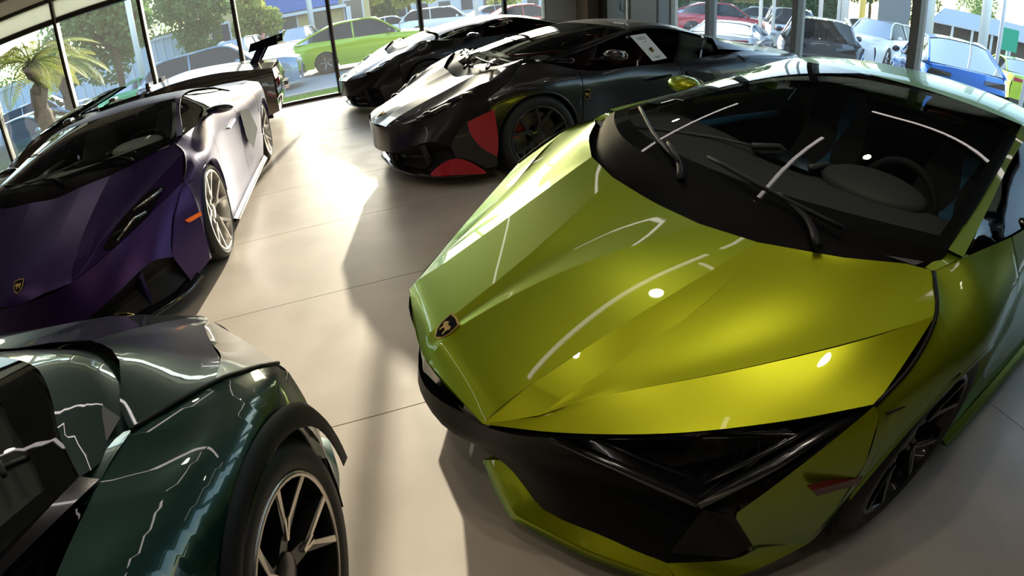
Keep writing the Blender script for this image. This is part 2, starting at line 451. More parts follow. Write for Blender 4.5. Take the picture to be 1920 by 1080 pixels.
        if not P.get('no_marker'): put('side_marker', mm, P.get('marker', DKRED), fen, False)
        g = MB(); g.tube([(.80, .985, .695), (.95, 1.012, .69), (1.08, 1.04, .72)], .004, 4); put('panel_gap', g, MBLACK, fen)
        d = MB(); side(d, SC, 1.623, 2.745, AR, dx=.09); door = put('door', d, pt)
        hd = MB(); hd.poly_extrude([(2.3, .985, .74), (2.62, .985, .77), (2.62, .985, .745), (2.34, .985, .72)], (0, -.03, 0)); put('door_handle', hd, tp, door, False)
        q = MB(); side(q, SC, 2.753, 4.8, AR, dx=.07)
        put('rear_fender', q, pt)
        it = MB(); it.add([(2.80, 1.004, .80), (3.12, 1.035, .76), (3.30, 1.052, .50), (2.98, 1.024, .36), (2.84, 1.008, .5)], [(0, 1, 2, 3, 4)]); put('side_intake', it, MBLACK)
        sk_ = MB(); patch(sk_, [[(1.6, .995, .13), (2.6, .99, .12), (3.55, 1.01, .14)], [(1.62, 1.035, .10), (2.6, 1.03, .09), (3.5, 1.05, .11)], [(1.6, .95, .09), (2.6, .95, .08), (3.55, .96, .1)]], 16, 2)
        put('side_skirt', sk_, P.get('skirt', GBLACK))
        # wheel wells
        for xa, za, R in AR:
            wl = MB(); N = 18
            yo = 1.0
            wl.grid([[(xa - (R + .01) * cos(pi * (i / N * 1.3 - .15)), yy, za + (R + .01) * sin(pi * (i / N * 1.3 - .15))) for yy in (.52, .8, yo)] for i in range(N + 1)])
            wl.grid([[(xa - r * cos(pi * (i / N * 1.3 - .15)), .52, za + r * sin(pi * (i / N * 1.3 - .15))) for r in (.02, R + .01)] for i in range(N + 1)])
            put('wheel_well', wl, MBLACK)
        if P.get('arch_trim'):
            for xa, za, R in AR[:1]:
                tr = MB(); tr.grid([[(xa - r * cos(pi * i / 26), yy + .004, za + r * sin(pi * i / 26)) for r, yy in ((R - .012, 1.045), (R + .035, 1.050), (R + .05, 1.035))] for i in range(0, 27)])
                put('wheel_arch_trim', tr, MBLACK)
        # ---- greenhouse side
        rail = [(1.25, .885, .932), (1.6, .820, .994), (2.0, .752, 1.082), (2.35, .725, 1.168), (2.8, .69, 1.178), (3.3, .71, 1.10), (3.6, .76, 1.03), (3.95, .82, .968)]
        wsd = [(1.25, .835, .932), (1.6, .778, .998), (2.0, .712, 1.090), (2.33, .68, 1.180)]
        ap = MB(); patch(ap, [wsd, crv(rail, 50)[:21]], 20, 1)
        e1 = crv(rail, 50)[:21]; e2 = [p + Vector((.02, -.015, -.018)) for p in e1]
        patch(ap, [e1, e2], 20, 1)
        put('windshield_pillar', ap, P.get('pillar', pt))
        sg = MB()
        tpc = [(1.33, .875, .945), (1.6, .812, .982), (2.0, .744, 1.068), (2.35, .715, 1.152), (2.8, .68, 1.16), (3.2, .69, 1.10), (3.42, .72, 1.05)]
        btc = [(1.3, .88, .925), (1.7, .915, .93), (2.2, .92, .94), (2.6, .895, .955), (3.0, .87, .965), (3.4, .85, .975)]
        btc = [(x, y + .01 * (bl_ < 0), z + bdz(x)) for x, y, z in btc]
        patch(sg, [tpc, btc], 20, 4); 
        if not P.get('open'): put('side_window', sg, P.get('sideglass', SDG), door)
        qp = MB(); patch(qp, [crv(rail, 50)[39:], [(3.35, .865, .978), (3.4, .86, .98), (3.95, .875, .955)]], 12, 4)
        
        if not P.get('open'): put('rear_quarter_panel', qp, pt)
        # mirror
        mm = MB(); mm.ell((1.90, 1.065, .985), (.085, .115, .052), 16, 10)
        mr = put('wing_mirror', mm, P.get('mirror', pt))
        ma = MB(); ma.tube([(1.76, .88, .925), (1.84, .94, .95), (1.88, 1.01, .97)], [.02, .016, .02], 6); put('mirror_arm', ma, tp, mr)
        mg = MB(); mg.ell((1.978, 1.065, .985), (.008, .098, .042), 12, 6); put('mirror_glass', mg, CHROME, mr)
    # ---- cowl, windshield
    cw = MB()
    ce = [(1.14, .845, .90), (.98, .64, .883), (.87, .44, .862), (.835, .235, .842), (.84, 0, .828)]
    cb = [(1.25, .835, .932), (1.13, .66, .925), (1.03, .45, .918), (.99, .24, .908), (.98, 0, .902)]
    ced = [(x + .012, y * .99, z - .03) for x, y, z in ce]
    full_ = lambda c: c + [(x, -y, z) for x, y, z in c[-2::-1]]
    mid_ = [lerp(a, b, .5) for a, b in zip(ce, cb)]; mid_ = [(x, y, z - .012) for x, y, z in mid_]
    patch(cw, [full_(ced), full_(mid_), full_(cb)], 36, 4, True)
    cowl = build('cowl_panel', cw, P.get('cowlm', COWLB), T, car=True)
    wt = [(2.33, .68, 1.181), (2.28, .45, 1.20), (2.25, .22, 1.21), (2.24, 0, 1.212)]
    wb_ = crv(cb, 9); wt_ = crv(wt, 9)
    rows = []
    bulge = lambda i: Vector((-.02, 0, .035)) * (1 - (abs(i - 16) / 16) ** 3)
    for i, (a, b) in enumerate(zip(crv(full_(cb), 33), crv(full_(wt), 33))):
        rows.append([a.lerp(b, j / 14) + bulge(i) * sin(pi * j / 14) for j in range(15)])
    ws = MB(); ws.grid(rows); wsh = build('windshield', ws, P.get('windglass', WSG), T, car=True)
    fr = MB()
    L = len(rows)
    inn = Vector((.01, 0, -.006))
    def rim(seq, ins): fr.grid([[p + inn, q + inn] for p, q in zip(seq, ins)])
    rim([r[0] for r in rows], [r[0].lerp(r[-1], .06) + bulge(i) * sin(pi * .06) for i, r in enumerate(rows)])
    rim([r[-1] for r in rows], [r[-1].lerp(r[0], .05) + bulge(i) * sin(pi * .05) for i, r in enumerate(rows)])
    for a, b in ((0, 1), (L - 1, L - 2)): rim(rows[a], [p.lerp(q, .95) for p, q in zip(rows[a], rows[b])])
    build('windshield_frit', fr, MBLACK, wsh, car=True)
    if full:
        for arm, bl in ((((.93, .03, .900), (.99, -.05, .925), (1.06, -.20, .955)), ((.985, -.05, .932), (1.09, -.32, .953), (1.30, -.70, .972))),
                        (((.93, .60, .905), (1.00, .50, .932), (1.03, .36, .948)), ((1.03, .60, .940), (1.02, .36, .950), (1.06, .02, .960)))):
            a = MB(); a.tube(crv(arm, 8), [.014, .013, .012, .011, .010, .009, .008, .007], 6)
            w_ = build('wiper', a, MBLACK, T, car=True)
            a = MB(); a.tube(crv(bl, 8), .0075, 5); build('wiper_blade', a, MBLACK, w_, car=True)
    # ---- roof and engine deck
    rail_pts = rail
    rail_r = crv(rail_pts, 50)[20:38]
    rf = MB()
    cs = [wt[0:1] + [(2.46, .665, 1.198), (2.8, .65, 1.20), (3.2, .655, 1.135)], [wt[1], (2.42, .445, 1.219), (2.75, .43, 1.225), (3.2, .42, 1.17)], [wt[2], (2.40, .21, 1.230), (2.75, .2, 1.238), (3.2, .2, 1.19)], [wt[3], (2.39, 0, 1.232), (2.75, 0, 1.242), (3.2, 0, 1.195)]]
    cs = cs + [[(x, -y, z) for x, y, z in c] for c in cs[-2::-1]]
    patch(rf, cs, 16, 3, True)
    for s in (1, -1):
        patch(rf, [[(x, s * y, z) for x, y, z in cs[0]], [(p.x, s * p.y, p.z) for p in rail_r]], 14, 2)
    if not P.get('open'): build('roof', rf, P.get('roof', pt), T, car=True)
    dk = MB()
    d0 = [(3.2, 0, 1.195), (3.75, 0, 1.09), (4.4, 0, .985), (4.85, 0, .94)]
    d1 = [(3.2, .42, 1.17), (3.75, .43, 1.03), (4.4, .45, .96), (4.85, .42, .935)]
    if P.get('open'):                          # roadster: deck behind the seats with two headrest fairings
        d0 = [(2.85, 0, 1.02), (3.3, 0, 1.08), (4.4, 0, 1.05), (4.85, 0, 1.0)]; d1 = [(2.82, .42, 1.10), (3.3, .43, 1.14), (4.4, .45, 1.06), (4.85, .42, .99)]
        for s in (1, -1):
            a = MB(); a.poly_extrude([(2.70, s * .40 - .15, .80), (2.70, s * .40 + .15, .80), (2.74, s * .40 + .13, 1.16), (2.74, s * .40 - .13, 1.16)], (.06, 0, 0))
            hr = build('headrest_hoop', a, P.get('hoop', pt), T, False, car=True)
            a = MB(); a.ell((2.72, s * .40, 1.06), (.02, .03, .03), 10, 6); build('hoop_opening', a, MBLACK, hr, car=True)
    dd = [[(x, -y, z) for x, y, z in d1], d0, d1]
    patch(dk, dd, 16, 5, True); build('engine_cover', dk, P.get('deck', GBLACK), T, car=True)
    for k in range(5 if P.get('slats') else 0):
        sl_ = MB(); X = 3.45 + k * .24; z0 = evx([(p[0], 0, p[2]) for p in d0], X).z
        sl_.box((X, 0, z0 + .014), (.12, .62, .012), tilt=(.2, 'Y'))
        build('engine_cover_slat', sl_, MBLACK, T, False, car=True)
    for s in (1, -1):
        db = MB()
        d2 = [(3.2, .67, 1.13), (3.6, .76, 1.03), (3.95, .82, .968), (4.4, .86, .93), (4.8, .75, .92)]
        if P.get('open'): d2 = [(2.82, .80, 1.02), (3.3, .86, 1.06), (3.95, .88, 1.05), (4.4, .86, .99), (4.8, .75, .93)]
        patch(db, [d1, d2], 16, 4)
        if P.get('open'): patch(db, [d2, [evx(B, x) for x in (2.82, 3.3, 3.95, 4.4, 4.8)]], 16, 2)
        if s < 0: db = db.mirrored()
        build('rear_haunch', db, pt, T, car=True)
    # ---- tail
    tl = MB()
    te = [(4.8, .75, .92), (4.84, .6, .932), (4.85, .42, .935), (4.86, 0, .94)]
    t2 = [(4.82, .86, .80), (4.88, .6, .80), (4.9, .4, .80), (4.9, 0, .80)]
    t3 = [(4.83, .92, .55), (4.9, .6, .55), (4.92, .4, .55), (4.93, 0, .55)]
    t4 = [(4.8, .9, .27), (4.8, .6, .25), (4.78, .4, .22), (4.78, 0, .2)]
    patch(tl, [full_(t) for t in (te, t2, t3, t4)], 24, 3)
    corner = MB()
    tail = build('rear_fascia', tl, P.get('tailm', GBLACK), T, car=True)
    for s in (1, -1):
        lt = MB()
        lt.tube([(4.895, s * .45, .74), (4.87, s * .62, .77), (4.845, s * .84, .73)], .02, 6)
        lt.tube([(4.87, s * .62, .77), (4.86, s * .78, .66)], .016, 6)
        build('tail_light', lt, TAILR, T, car=True)
        ex = MB(); ex.tube([(4.80, s * .14, .58), (4.97, s * .14, .58)], .075, 6)
        build('exhaust', ex, CHROME, T, False, car=True)
    ub = MB(); ub.box((2.55, 0, .17), (4.2, 1.0, .1)); ub.box((2.6, 0, .15), (1.85, 1.86, .08)); build('underbody', ub, MBLACK, T, False, car=True)
    if P.get('wing'):
        wg = MB(); patch(wg, [[(4.55, -.86, 1.30), (4.5, 0, 1.33), (4.55, .86, 1.30)], [(4.72, -.88, 1.335), (4.68, 0, 1.36), (4.72, .88, 1.335)], [(4.92, -.86, 1.36), (4.9, 0, 1.38), (4.92, .86, 1.36)], [(4.72, -.88, 1.305), (4.68, 0, 1.33), (4.72, .88, 1.305)], [(4.55, -.86, 1.30), (4.5, 0, 1.33), (4.55, .86, 1.30)]], 14, 2)
        wo_ = build('rear_wing', wg, P.get('wingm', pt), T, car=True)
        for s in (1, -1):
            a = MB(); a.poly_extrude([(4.5, s * .87, 1.24), (4.95, s * .87, 1.28), (4.97, s * .87, 1.42), (4.55, s * .87, 1.36)], (0, s * .02, 0)); build('wing_endplate', a, GBLACK, wo_, False, car=True)
            a = MB(); a.poly_extrude([(4.35, s * .4, .95), (4.5, s * .4, .945), (4.78, s * .4, 1.325), (4.64, s * .4, 1.325)], (0, s * .025, 0)); build('wing_strut', a, GBLACK, wo_, False, car=True)
    # ---- front face
    F0 = [(.0, 0, .499), (.055, .376, .519), (.4, .68, .594), (.778, .955, .713)] if st == 'B' else [(0.005, 0, .492), (.06, .376, .508), (.4, .675, .585), (.775, .95, .70)]
    FB = [(.10, 0, .15), (.165, .20, .152), (.18, .44, .152), (.29, .615, .152), (.41, .785, .152), (.60, .89, .18)]
    mir = lambda c: [(x, -y, z) for x, y, z in c[:0:-1]] + c
    if st == 'A':
        F1 = [(-.02, 0, .40), (.06, .25, .43), (.2, .434, .46), (.44, .79, .40), (.50, .86, .41)]
        fm = [(-.03, 0, .34), (.02, .2, .32), (.24, .42, .33), (.50, .68, .30), (.60, .84, .30)]
        a = MB()
        f0 = crv(F0, 24); f1 = crv([(-.01, 0, .44), (.07, .3, .46), (.2, .434, .475), (.44, .79, .41)], 24)
        mid = [p.lerp(q, .5) + Vector((.10, -.05, .0)) * min(1, max(0, (i - 7) / 5)) for i, (p, q) in enumerate(zip(f0, f1))]
        G = [[p, m_, q] for p, m_, q in zip(f0, mid, f1)]
        a.grid(G)
        e0 = [(.775, .95, .70), (.62, .895, .54), (.44, .79, .41)]
        patch(a, [e0, [(.72, .85, .62), (.62, .82, .52), (.44, .79, .41)]], 8, 2)
        a.both(); hl = build('headlight_recess', a, GBLACK, T, car=True)
        for s in (1, -1):
            b = MB()
            b.tube([(.18, .42, .485), (.31, .60, .455), (.445, .788, .415)], .016, 6, .8)
            b.tube([(.445, .788, .415), (.60, .86, .54), (.765, .925, .672)], .018, 6, .8)
            b.tube([(.24, .46, .505), (.46, .74, .45)], .007, 5)
            b.tube([(.47, .765, .455), (.73, .895, .66)], .009, 5)
            if s < 0: b = b.mirrored()
            build('running_light', b, mat_dark_chrome, hl, car=True)
            b = MB(); b.add([(.30, .57, .525), (.62, .84, .63), (.66, .86, .60), (.42, .70, .48)], [(0, 1, 2, 3)])
            b.grid([[(.4 + .09 * i, .62 + .065 * i, .545 + .022 * i), (.46 + .075 * i, .66 + .06 * i, .49 + .03 * i)] for i in range(4)])
            if s < 0: b = b.mirrored()
            build('headlight_lens', b, LENS, hl, False, car=True)
        a = MB(); patch(a, [mir(F1), mir(fm), mir(FB)], 40, 4, False)
        build('front_intake', a, MBLACK, T, car=True)
        for s in (1, -1):
            a = MB()
            upE = [(.168, .222, .15), (.173, .33, .15), (.178, .445, .15), (.29, .615, .15), (.40, .785, .15)]
            loE = [(.10, .15, .11), (.09, .28, .10), (.09, .40, .10), (.23, .635, .10), (.40, .86, .11)]
            bkE = [(x + .10, y - .02, z - .02) for x, y, z in loE]
            patch(a, [upE, loE, bkE], 20, 3, False, True)
            if s < 0: a = a.mirrored()
            build('front_splitter_blade', a, pt, T, car=True)
            a = MB(); a.poly_extrude([(.50, .862, .41), (.46, .80, .40), (.40, .78, .20), (.55, .885, .19), (.60, .897, .22)], (.03, -.02, 0))
            if s < 0: a = a.mirrored()
            build('front_fin', a, MBLACK, T, False, car=True)
            a = MB(); patch(a, [[(.40, .86, .12), (.60, .93, .12), (.80, .975, .16)], [(.40, .785, .15), (.56, .885, .17), (.62, .91, .21)]], 10, 2)
            if s < 0: a = a.mirrored()
            build('bumper_lower_edge', a, pt, T, car=True)
    else:
        FM = [(-.01, 0, .27), (.05, .34, .285), (.17, .57, .35), (.34, .76, .41), (.47, .85, .36)]
        a = MB(); patch(a, [mir(F0), mir(FM)], 36, 5); 
        for s in (1, -1):
            patch(a, [[(x, s * y, z) for x, y, z in ((.775, .95, .70), (.60, .895, .56), (.47, .85, .36))], [(x, s * y, z) for x, y, z in ((.78, .957, .712), (.60, .90, .56), (.47, .85, .36))]], 8, 2)
        # headlight-to-fender infill
        build('front_fascia', a, pt, T, car=True)
        a = MB(); mid = [lerp(p, q, .5) for p, q in zip(crv(FM, 7), crv(FB, 7))]; mid = [(x + .10, y * .97, z) for x, y, z in mid]
        patch(a, [mir(FM), mir(mid), mir(FB)], 36, 4); build('front_intake', a, MBLACK, T, car=True)
        for s in (1, -1):
            for q_ in ([(.07, .34, .29), (.05, .37, .29), (.12, .30, .14), (.17, .26, .14)], [(.27, .66, .38), (.25, .70, .38), (.32, .66, .14), (.36, .62, .14)]):
                a = MB(); a.poly_extrude(q_, (.05, .0, 0))
                if s < 0: a = a.mirrored()
                build('intake_fin', a, P.get('fin', pt), T, False, car=True)
            # slit headlight on the bonnet edge facet
            def sp(u, v, off=.008):
                i = u * (len(gB) - 1); k = min(int(i), len(gB) - 2); r0 = gB[k]; r1 = gB[k + 1]
                jj = v * (len(r0) - 1); q = min(int(jj), len(r0) - 2)
                p = r0[q].lerp(r0[q + 1], jj - q).lerp(r1[q].lerp(r1[q + 1], jj - q), i - k)
                return p + Vector((-.4, .3, .85)).normalized() * off
            U0, U1 = P.get('hl', (.22, .80))
            out = MB()
            N = 12
            lo = []; hi = []
            for i in range(N + 1):
                u = U0 + (U1 - U0) * i / N
                wd = sin(pi * (i / N) ** .8) * P.get('hlw', .42)
                lo.append((u, max(.01, .55 - wd))); hi.append((u, min(.99, .55 + wd)))
            out.grid([[sp(*a_), sp(a_[0], .55), sp(*b_)] for a_, b_ in zip(lo, hi)])
            if s < 0: out = out.mirrored()
            H = build('headlight', out, GBLACK, T, car=True)
            o2 = MB(); um = U0 + (U1 - U0) * .45
            o2.tube([sp(um, .25, .012), sp(U0 + (U1 - U0) * .75, .45, .014), sp(U1 - .03, .55, .012)], .008, 5)
            o2.tube([sp(um - .12, .85, .012), sp(um + .02, .60, .014), sp(um + .14, .80, .012)], .007, 5)
            if s < 0: o2 = o2.mirrored()
            build('running_light', o2, CHROME, H, car=True)
            o3 = MB(); c = sp(U0 + .14, .6, .004); o3.ell(c, (.05, .042, .022), 12, 6)
            if s < 0: o3 = o3.mirrored()
            build('headlight_lens', o3, P.get('lensm', CHROME), H, car=True)
        a = MB()
        lip = [(.06, 0, .12), (.08, .3, .115), (.20, .62, .11), (.42, .86, .11), (.62, .95, .12)]
        lip2 = [(.13, 0, .155), (.16, .3, .15), (.26, .58, .15), (.46, .78, .16), (.62, .90, .17)]
        lip3 = [(x + .12, y * .98, .09) for x, y, z in lip]
        patch(a, [mir(lip2), mir(lip), mir(lip3)], 36, 3); build('front_splitter', a, P.get('lipm', GBLACK), T, car=True)
        if P.get('redfin'):
            for s in (1, -1):
                a = MB(); patch(a, [[(.60, .940, .56), (.62, .945, .45), (.70, .982, .33), (.78, 1.002, .27)], [(.80, 1.025, .64), (.81, 1.03, .5), (.815, 1.025, .36), (.80, 1.010, .25)]], 10, 4)
                a.grid([[(.30 + .05 * i, .745 + .03 * i, .14 + .12 * sin(pi * i / 8)), (.30 + .05 * i, .79 + .03 * i - .004 * i, .125)] for i in range(9)])
                if s < 0: a = a.mirrored()
                build('corner_fin', a, acc, T, car=True)
    # ---- cabin
    if P.get('cabin', True):
        a = MB()
        d_a = [(1.12, .80, .90), (1.02, .4, .875), (.99, 0, .865)]; d_b = [(1.5, .84, .90), (1.45, .42, .90), (1.42, 0, .88)]; d_c = [(1.72, .82, .84), (1.66, .42, .84), (1.58, 0, .82)]; d_d = [(1.70, .8, .6), (1.64, .4, .6), (1.56, 0, .6)]
        patch(a, [full_(d) for d in (d_a, d_b, d_c, d_d)], 26, 3, True)
        dash = build('dashboard', a, P.get('dash', DASH), T, car=True)
        a = MB(); a.ell((1.56, .40, .90), (.16, .22, .055), 16, 8); build('instrument_hood', a, P.get('dash', DASH), dash, car=True)
        a = MB(); a.poly_extrude([(1.44, -.12, .905), (1.62, -.12, .89), (1.70, -.12, .80), (1.6, -.12, .78)], (0, .30, 0)); build('centre_screen', a, GBLACK, dash, False, car=True)
        a = MB()
        for s in (1, -1):
            a.tube([(1.46, .02 + s * .15, .915), (1.62, .02 + s * .13, .90), (1.72, .02 + s * .05, .80)], .012, 5)
        a.tube([(1.22, -.62, .905), (1.42, -.30, .908), (1.46, -.14, .912)], .008, 5)
        build('dash_trim', a, mat_grey_trim, dash, car=True)
        a = MB()
        N = 24; cx, cy, cz = 1.78, .40, .80
        pts = [(cx + .05 * sin(2 * pi * i / N) * .5, cy + .175 * cos(2 * pi * i / N), cz + .17 * sin(2 * pi * i / N)) for i in range(N + 1)]
        a.tube(pts, .017, 7, caps=False); a.tube([(cx, cy - .17, cz), (cx - .02, cy, cz - .01), (cx, cy + .17, cz)], .02, 6); a.tube([(cx - .02, cy, cz), (cx - .03, cy, cz - .16)], .02, 6)
        a.ell((cx - .02, cy, cz), (.03, .06, .06), 12, 6)
        build('steering_wheel', a, SEATB, T, car=True)
        a = MB(); a.box((1.95, 0, .50), (1.1, .26, .28)); a.box((2.0, 0, .27), (1.9, 1.6, .04)); a.box((2.78, 0, .65), (.06, 1.5, .75)); build('cabin_tub', a, MBLACK, T, False, car=True)
        for s in (1, -1):
            a = MB()
            bk_ = [[(2.28, -.20, .50), (2.45, -.22, .72), (2.60, -.16, .95), (2.64, -.09, 1.04)], [(2.34, 0, .50), (2.52, 0, .72), (2.66, 0, .95), (2.68, 0, 1.05)], [(2.28, .20, .50), (2.45, .22, .72), (2.60, .16, .95), (2.64, .09, 1.04)]]
            bk_ = [[(x - .0, y + s * .40, z) for x, y, z in c] for c in bk_]
            G = patch(a, bk_, 12, 5, True); a.grid([[p + Vector((.10, 0, 0)) for p in r] for r in G])
            for e in (0, -1): a.grid([[r[e], r[e] + Vector((.10, 0, 0))] for r in G])
            a.box((2.1, s * .40, .42), (.5, .44, .16))
            seat = build('seat', a, P.get('seat', SEATB), T, car=True)
            a = MB()
            st_ = [[(x - .012, s * .40 + y, z + .004) for x, y, z in ((2.36, yy, .52), (2.535, yy, .72), (2.665, yy * .8, .95), (2.68, yy * .6, 1.03))] for yy in (-.085, 0, .085)]
            patch(a, st_, 12, 3); build('seat_insert', a, P.get('insert', SEATBL), seat, car=True)
        for s in (1, -1):
            a = MB(); patch(a, [[(1.45, s * .86, .87), (2.1, s * .86, .88), (2.7, s * .83, .9)], [(1.45, s * .80, .82), (2.1, s * .78, .83), (2.7, s * .76, .85)], [(1.45, s * .80, .4), (2.1, s * .8, .4), (2.7, s * .8, .4)]], 12, 2)
            dc = build('door_card', a, MBLACK, T, car=True)
            a = MB(); a.tube([(1.6, s * .775, .815), (2.0, s * .755, .835), (2.4, s * .755, .84)], .035, 6, .6); build('door_armrest', a, P.get('insert', SEATBL), dc, car=True)
    # ---- wheels
    wk = dict(wm=P.get('wm', DKWHEEL), face=P.get('wf'), cal=P.get('cal'), lip=P.get('wl'), steer=P.get('steer', .2), rimR=P.get('rimR', .262))
    for s in (1, -1):
        for xa in (AX_F, AX_R):
            far = not full and not (s in P.get('near_sides', ()))
            we = bpy.data.objects.new('wheel', None); COL.objects.link(we); we.parent = T; we.location = (0, 0, 0); we.empty_display_size = .1
            wheel(we, (xa, s * (WY if xa == AX_F else .90), .35), s, far=far, **wk)
    return T
mat_dark_chrome = mat('dark_chrome', (0.16, 0.16, 0.17), 0.22, 0.9)
mat_grey_trim = mat('grey_dash_trim', (0.16, 0.17, 0.17), 0.4, 0.3)
# ------------------------------------------------------------------ the showroom
WA = -0.328406
T_ = Vector((cos(WA), -sin(WA), 0)); N_ = Vector((sin(WA), cos(WA), 0))
RZ = -WA                                     # rotation of a box whose x runs along T_
def W(t, d, z=0.0): return T_ * t + N_ * d + Vector((0, 0, z))
D0, TR, ZT, ZC = 10.605, 5.80, 2.782, 3.235
GZ = -0.28

def add_noise_rough(m, scale, lo, hi):
    t = m.node_tree; b = t.nodes['Principled BSDF']
    tc = t.nodes.new('ShaderNodeTexCoord'); n = t.nodes.new('ShaderNodeTexNoise'); n.inputs['Scale'].default_value = scale; n.inputs['Detail'].default_value = 8
    r = t.nodes.new('ShaderNodeMapRange'); r.inputs[3].default_value = lo; r.inputs[4].default_value = hi
    t.links.new(tc.outputs['Object'], n.inputs['Vector']); t.links.new(n.outputs[0], r.inputs[0]); t.links.new(r.outputs[0], b.inputs['Roughness'])
FLOORM = mat('polished_concrete', (0.60, 0.52, 0.44), 0.4, spec=0.5, noise=(2.2, (0.50, 0.43, 0.36)))
add_noise_rough(FLOORM, 5.0, 0.29, 0.47)
GROOVE = mat('joint_filler', (0.10, 0.085, 0.07), 0.8)
WALLM = mat('dark_painted_wall', (0.11, 0.105, 0.10), 0.8); PLINTHM = mat('plinth_concrete', (0.5, 0.48, 0.45), 0.8)
CEILM = mat('dark_painted_ceiling', (0.07, 0.068, 0.065), 0.85); SOFFM = mat('beige_soffit', (0.50, 0.45, 0.38), 0.85)
FRAME = mat('bronze_window_frame', (0.035, 0.028, 0.022), 0.4, 0.4)
FRAMEL = mat('grey_frame_cover', (0.33, 0.32, 0.30), 0.45, 0.3)
SPAND = leafy('spandrel_panel', (0.50, 0.53, 0.48), (0.47, 0.50, 0.45), 2.0, 0.65)
COLGREY = mat('grey_column_cover', (0.17, 0.175, 0.18), 0.5, 0.2)
WPANEL = mat('white_panel', (0.62, 0.65, 0.66), 0.35)
BROWNP = mat('brown_pillar_cladding', (0.22, 0.17, 0.13), 0.5)
GPANEL = mat('grey_door_panel', (0.40, 0.41, 0.39), 0.4)
BLUEGL = mat('frosted_blue_glass', (0.42, 0.52, 0.58), 0.25)

def struct(name, mb, m, parent=None, smooth=False):
    o = build(name, mb, m, parent, smooth)
    if not parent: o['kind'] = 'structure'
    return o
# floor: bed plus concrete slabs with recessed joints
b = MB(); b.grid([[W(-15, -9, -.03), W(-15, 10.75, -.03)], [W(TR + .1, -9, -.03), W(TR + .1, 10.75, -.03)]])
floor = struct('floor', b, GROOVE)
J0, JS = 1.634, 1.1195
ds = [10.6 if i == 99 else J0 + JS * i for i in range(-9, 8)]
ds = [-9.0] + [d for d in ds if -8.9 < d < 10.5] + [10.6]
ts = [-15, -10.4, -5.9, -1.45 - 3.0, .05 + 2.6, TR]
ts = [-15, -9.2, -3.4, 2.4, TR]
for i in range(len(ds) - 1):
    for j in range(len(ts) - 1):
        b = MB(); g = .0025
        c = W((ts[j] + ts[j + 1]) / 2, (ds[i] + ds[i + 1]) / 2, -.015)
        b.box(c, (ts[j + 1] - ts[j] - 2 * g, ds[i + 1] - ds[i] - 2 * g, .03), RZ)
        build('concrete_slab', b, FLOORM, floor, False)
b = MB(); b.box(W(-4.6, .8, ZC + .06), (20.9, 19.8, .1), RZ); struct('ceiling', b, CEILM)
b = MB(); b.box(W(-4.6, D0 - .75, ZC + .005), (20.7, 1.4, .03), RZ); struct('trim_0', b, SOFFM)
b = MB(); b.box(W(-4.6, -9.1, 1.6), (20.9, .2, 3.4), RZ); struct('wall_back', b, WALLM)
b = MB(); b.box(W(-15.1, .8, 1.6), (.2, 19.8, 3.4), RZ); struct('wall_left', b, WALLM)
# front glass wall
b = MB(); b.box(W(-4.6, D0 + .02, .03), (20.8, .14, .06), RZ); struct('trim_1', b, FRAME)
b = MB(); b.box(W(-4.6, D0 + .06, -.16), (21.0, .3, .3), RZ); struct('trim_2', b, PLINTHM)
SP = 1.7479; T00 = -4.8704
k = 1
tm = [T00 + SP * i for i in range(-5, 6)]
def frame_bay(n, t0, t1, d0, d1, axis, low=True):
    """one window bay with pane, mullion, transom and spandrel; runs from (t0,d0) to (t1,d1)"""
    def at(u, z, off=0.0):
        return W(t0 + (t1 - t0) * u + (off if axis == 'd' else 0), d0 + (d1 - d0) * u + (off if axis == 't' else 0), z)
    L = abs(t1 - t0) if axis == 't' else abs(d1 - d0)
    dx = (lambda a, c: (a, c)) if axis == 't' else (lambda a, c: (c, a))
    m = MB(); a, c = dx(.055, .13); m.box(at(0, ZC / 2), (a, c, ZC), RZ)
    win = struct('window_%d' % n, m, FRAME)
    m = MB(); a, c = dx(.022, .136); sx = .038
    m.box(at(0, ZC / 2) + (T_ * sx if axis == 't' else N_ * -sx), (a, c, ZC), RZ); build('mullion_lit_strip', m, FRAMEL, win, False)  # paler strip stands in for the sunlit side of the mullion
    m = MB(); a, c = dx(L - .06, .13); m.box(at(.5, ZT), (a, c, .10), RZ); build('transom', m, FRAME, win, False)
    m = MB(); a, c = dx(L - .06, .02); m.box(at(.5, ZT + .045) + (N_ * -.066 if axis == 't' else T_ * -.066), (a, .012 if axis == 't' else c, .014), RZ); build('transom_bead', m, FRAMEL, win, False)
    m = MB(); a, c = dx(L - .06, .13); m.box(at(.5, ZC - .04), (a, c, .08), RZ); build('head_rail', m, FRAME, win, False)
    m = MB(); a, c = dx(L - .06, .03); m.box(at(.5, (ZT + ZC) / 2), (a, c, ZC - ZT - .1), RZ); build('spandrel', m, SPAND, win, False)
    m = MB(); a, c = dx(L - .06, .012); m.box(at(.5, ZT / 2 + .01), (a, c, ZT - .14), RZ); build('pane', m, PANE, win, False)
    return win
for i in range(len(tm) - 1): frame_bay(i + 1, tm[i], tm[i + 1], D0, D0, 't')
frame_bay(11, tm[-1], 4.76, D0, D0, 't')
m = MB(); m.box(W(-14.3, D0, ZC / 2), (1.5, .13, ZC), RZ); struct('trim_3', m, WALLM)
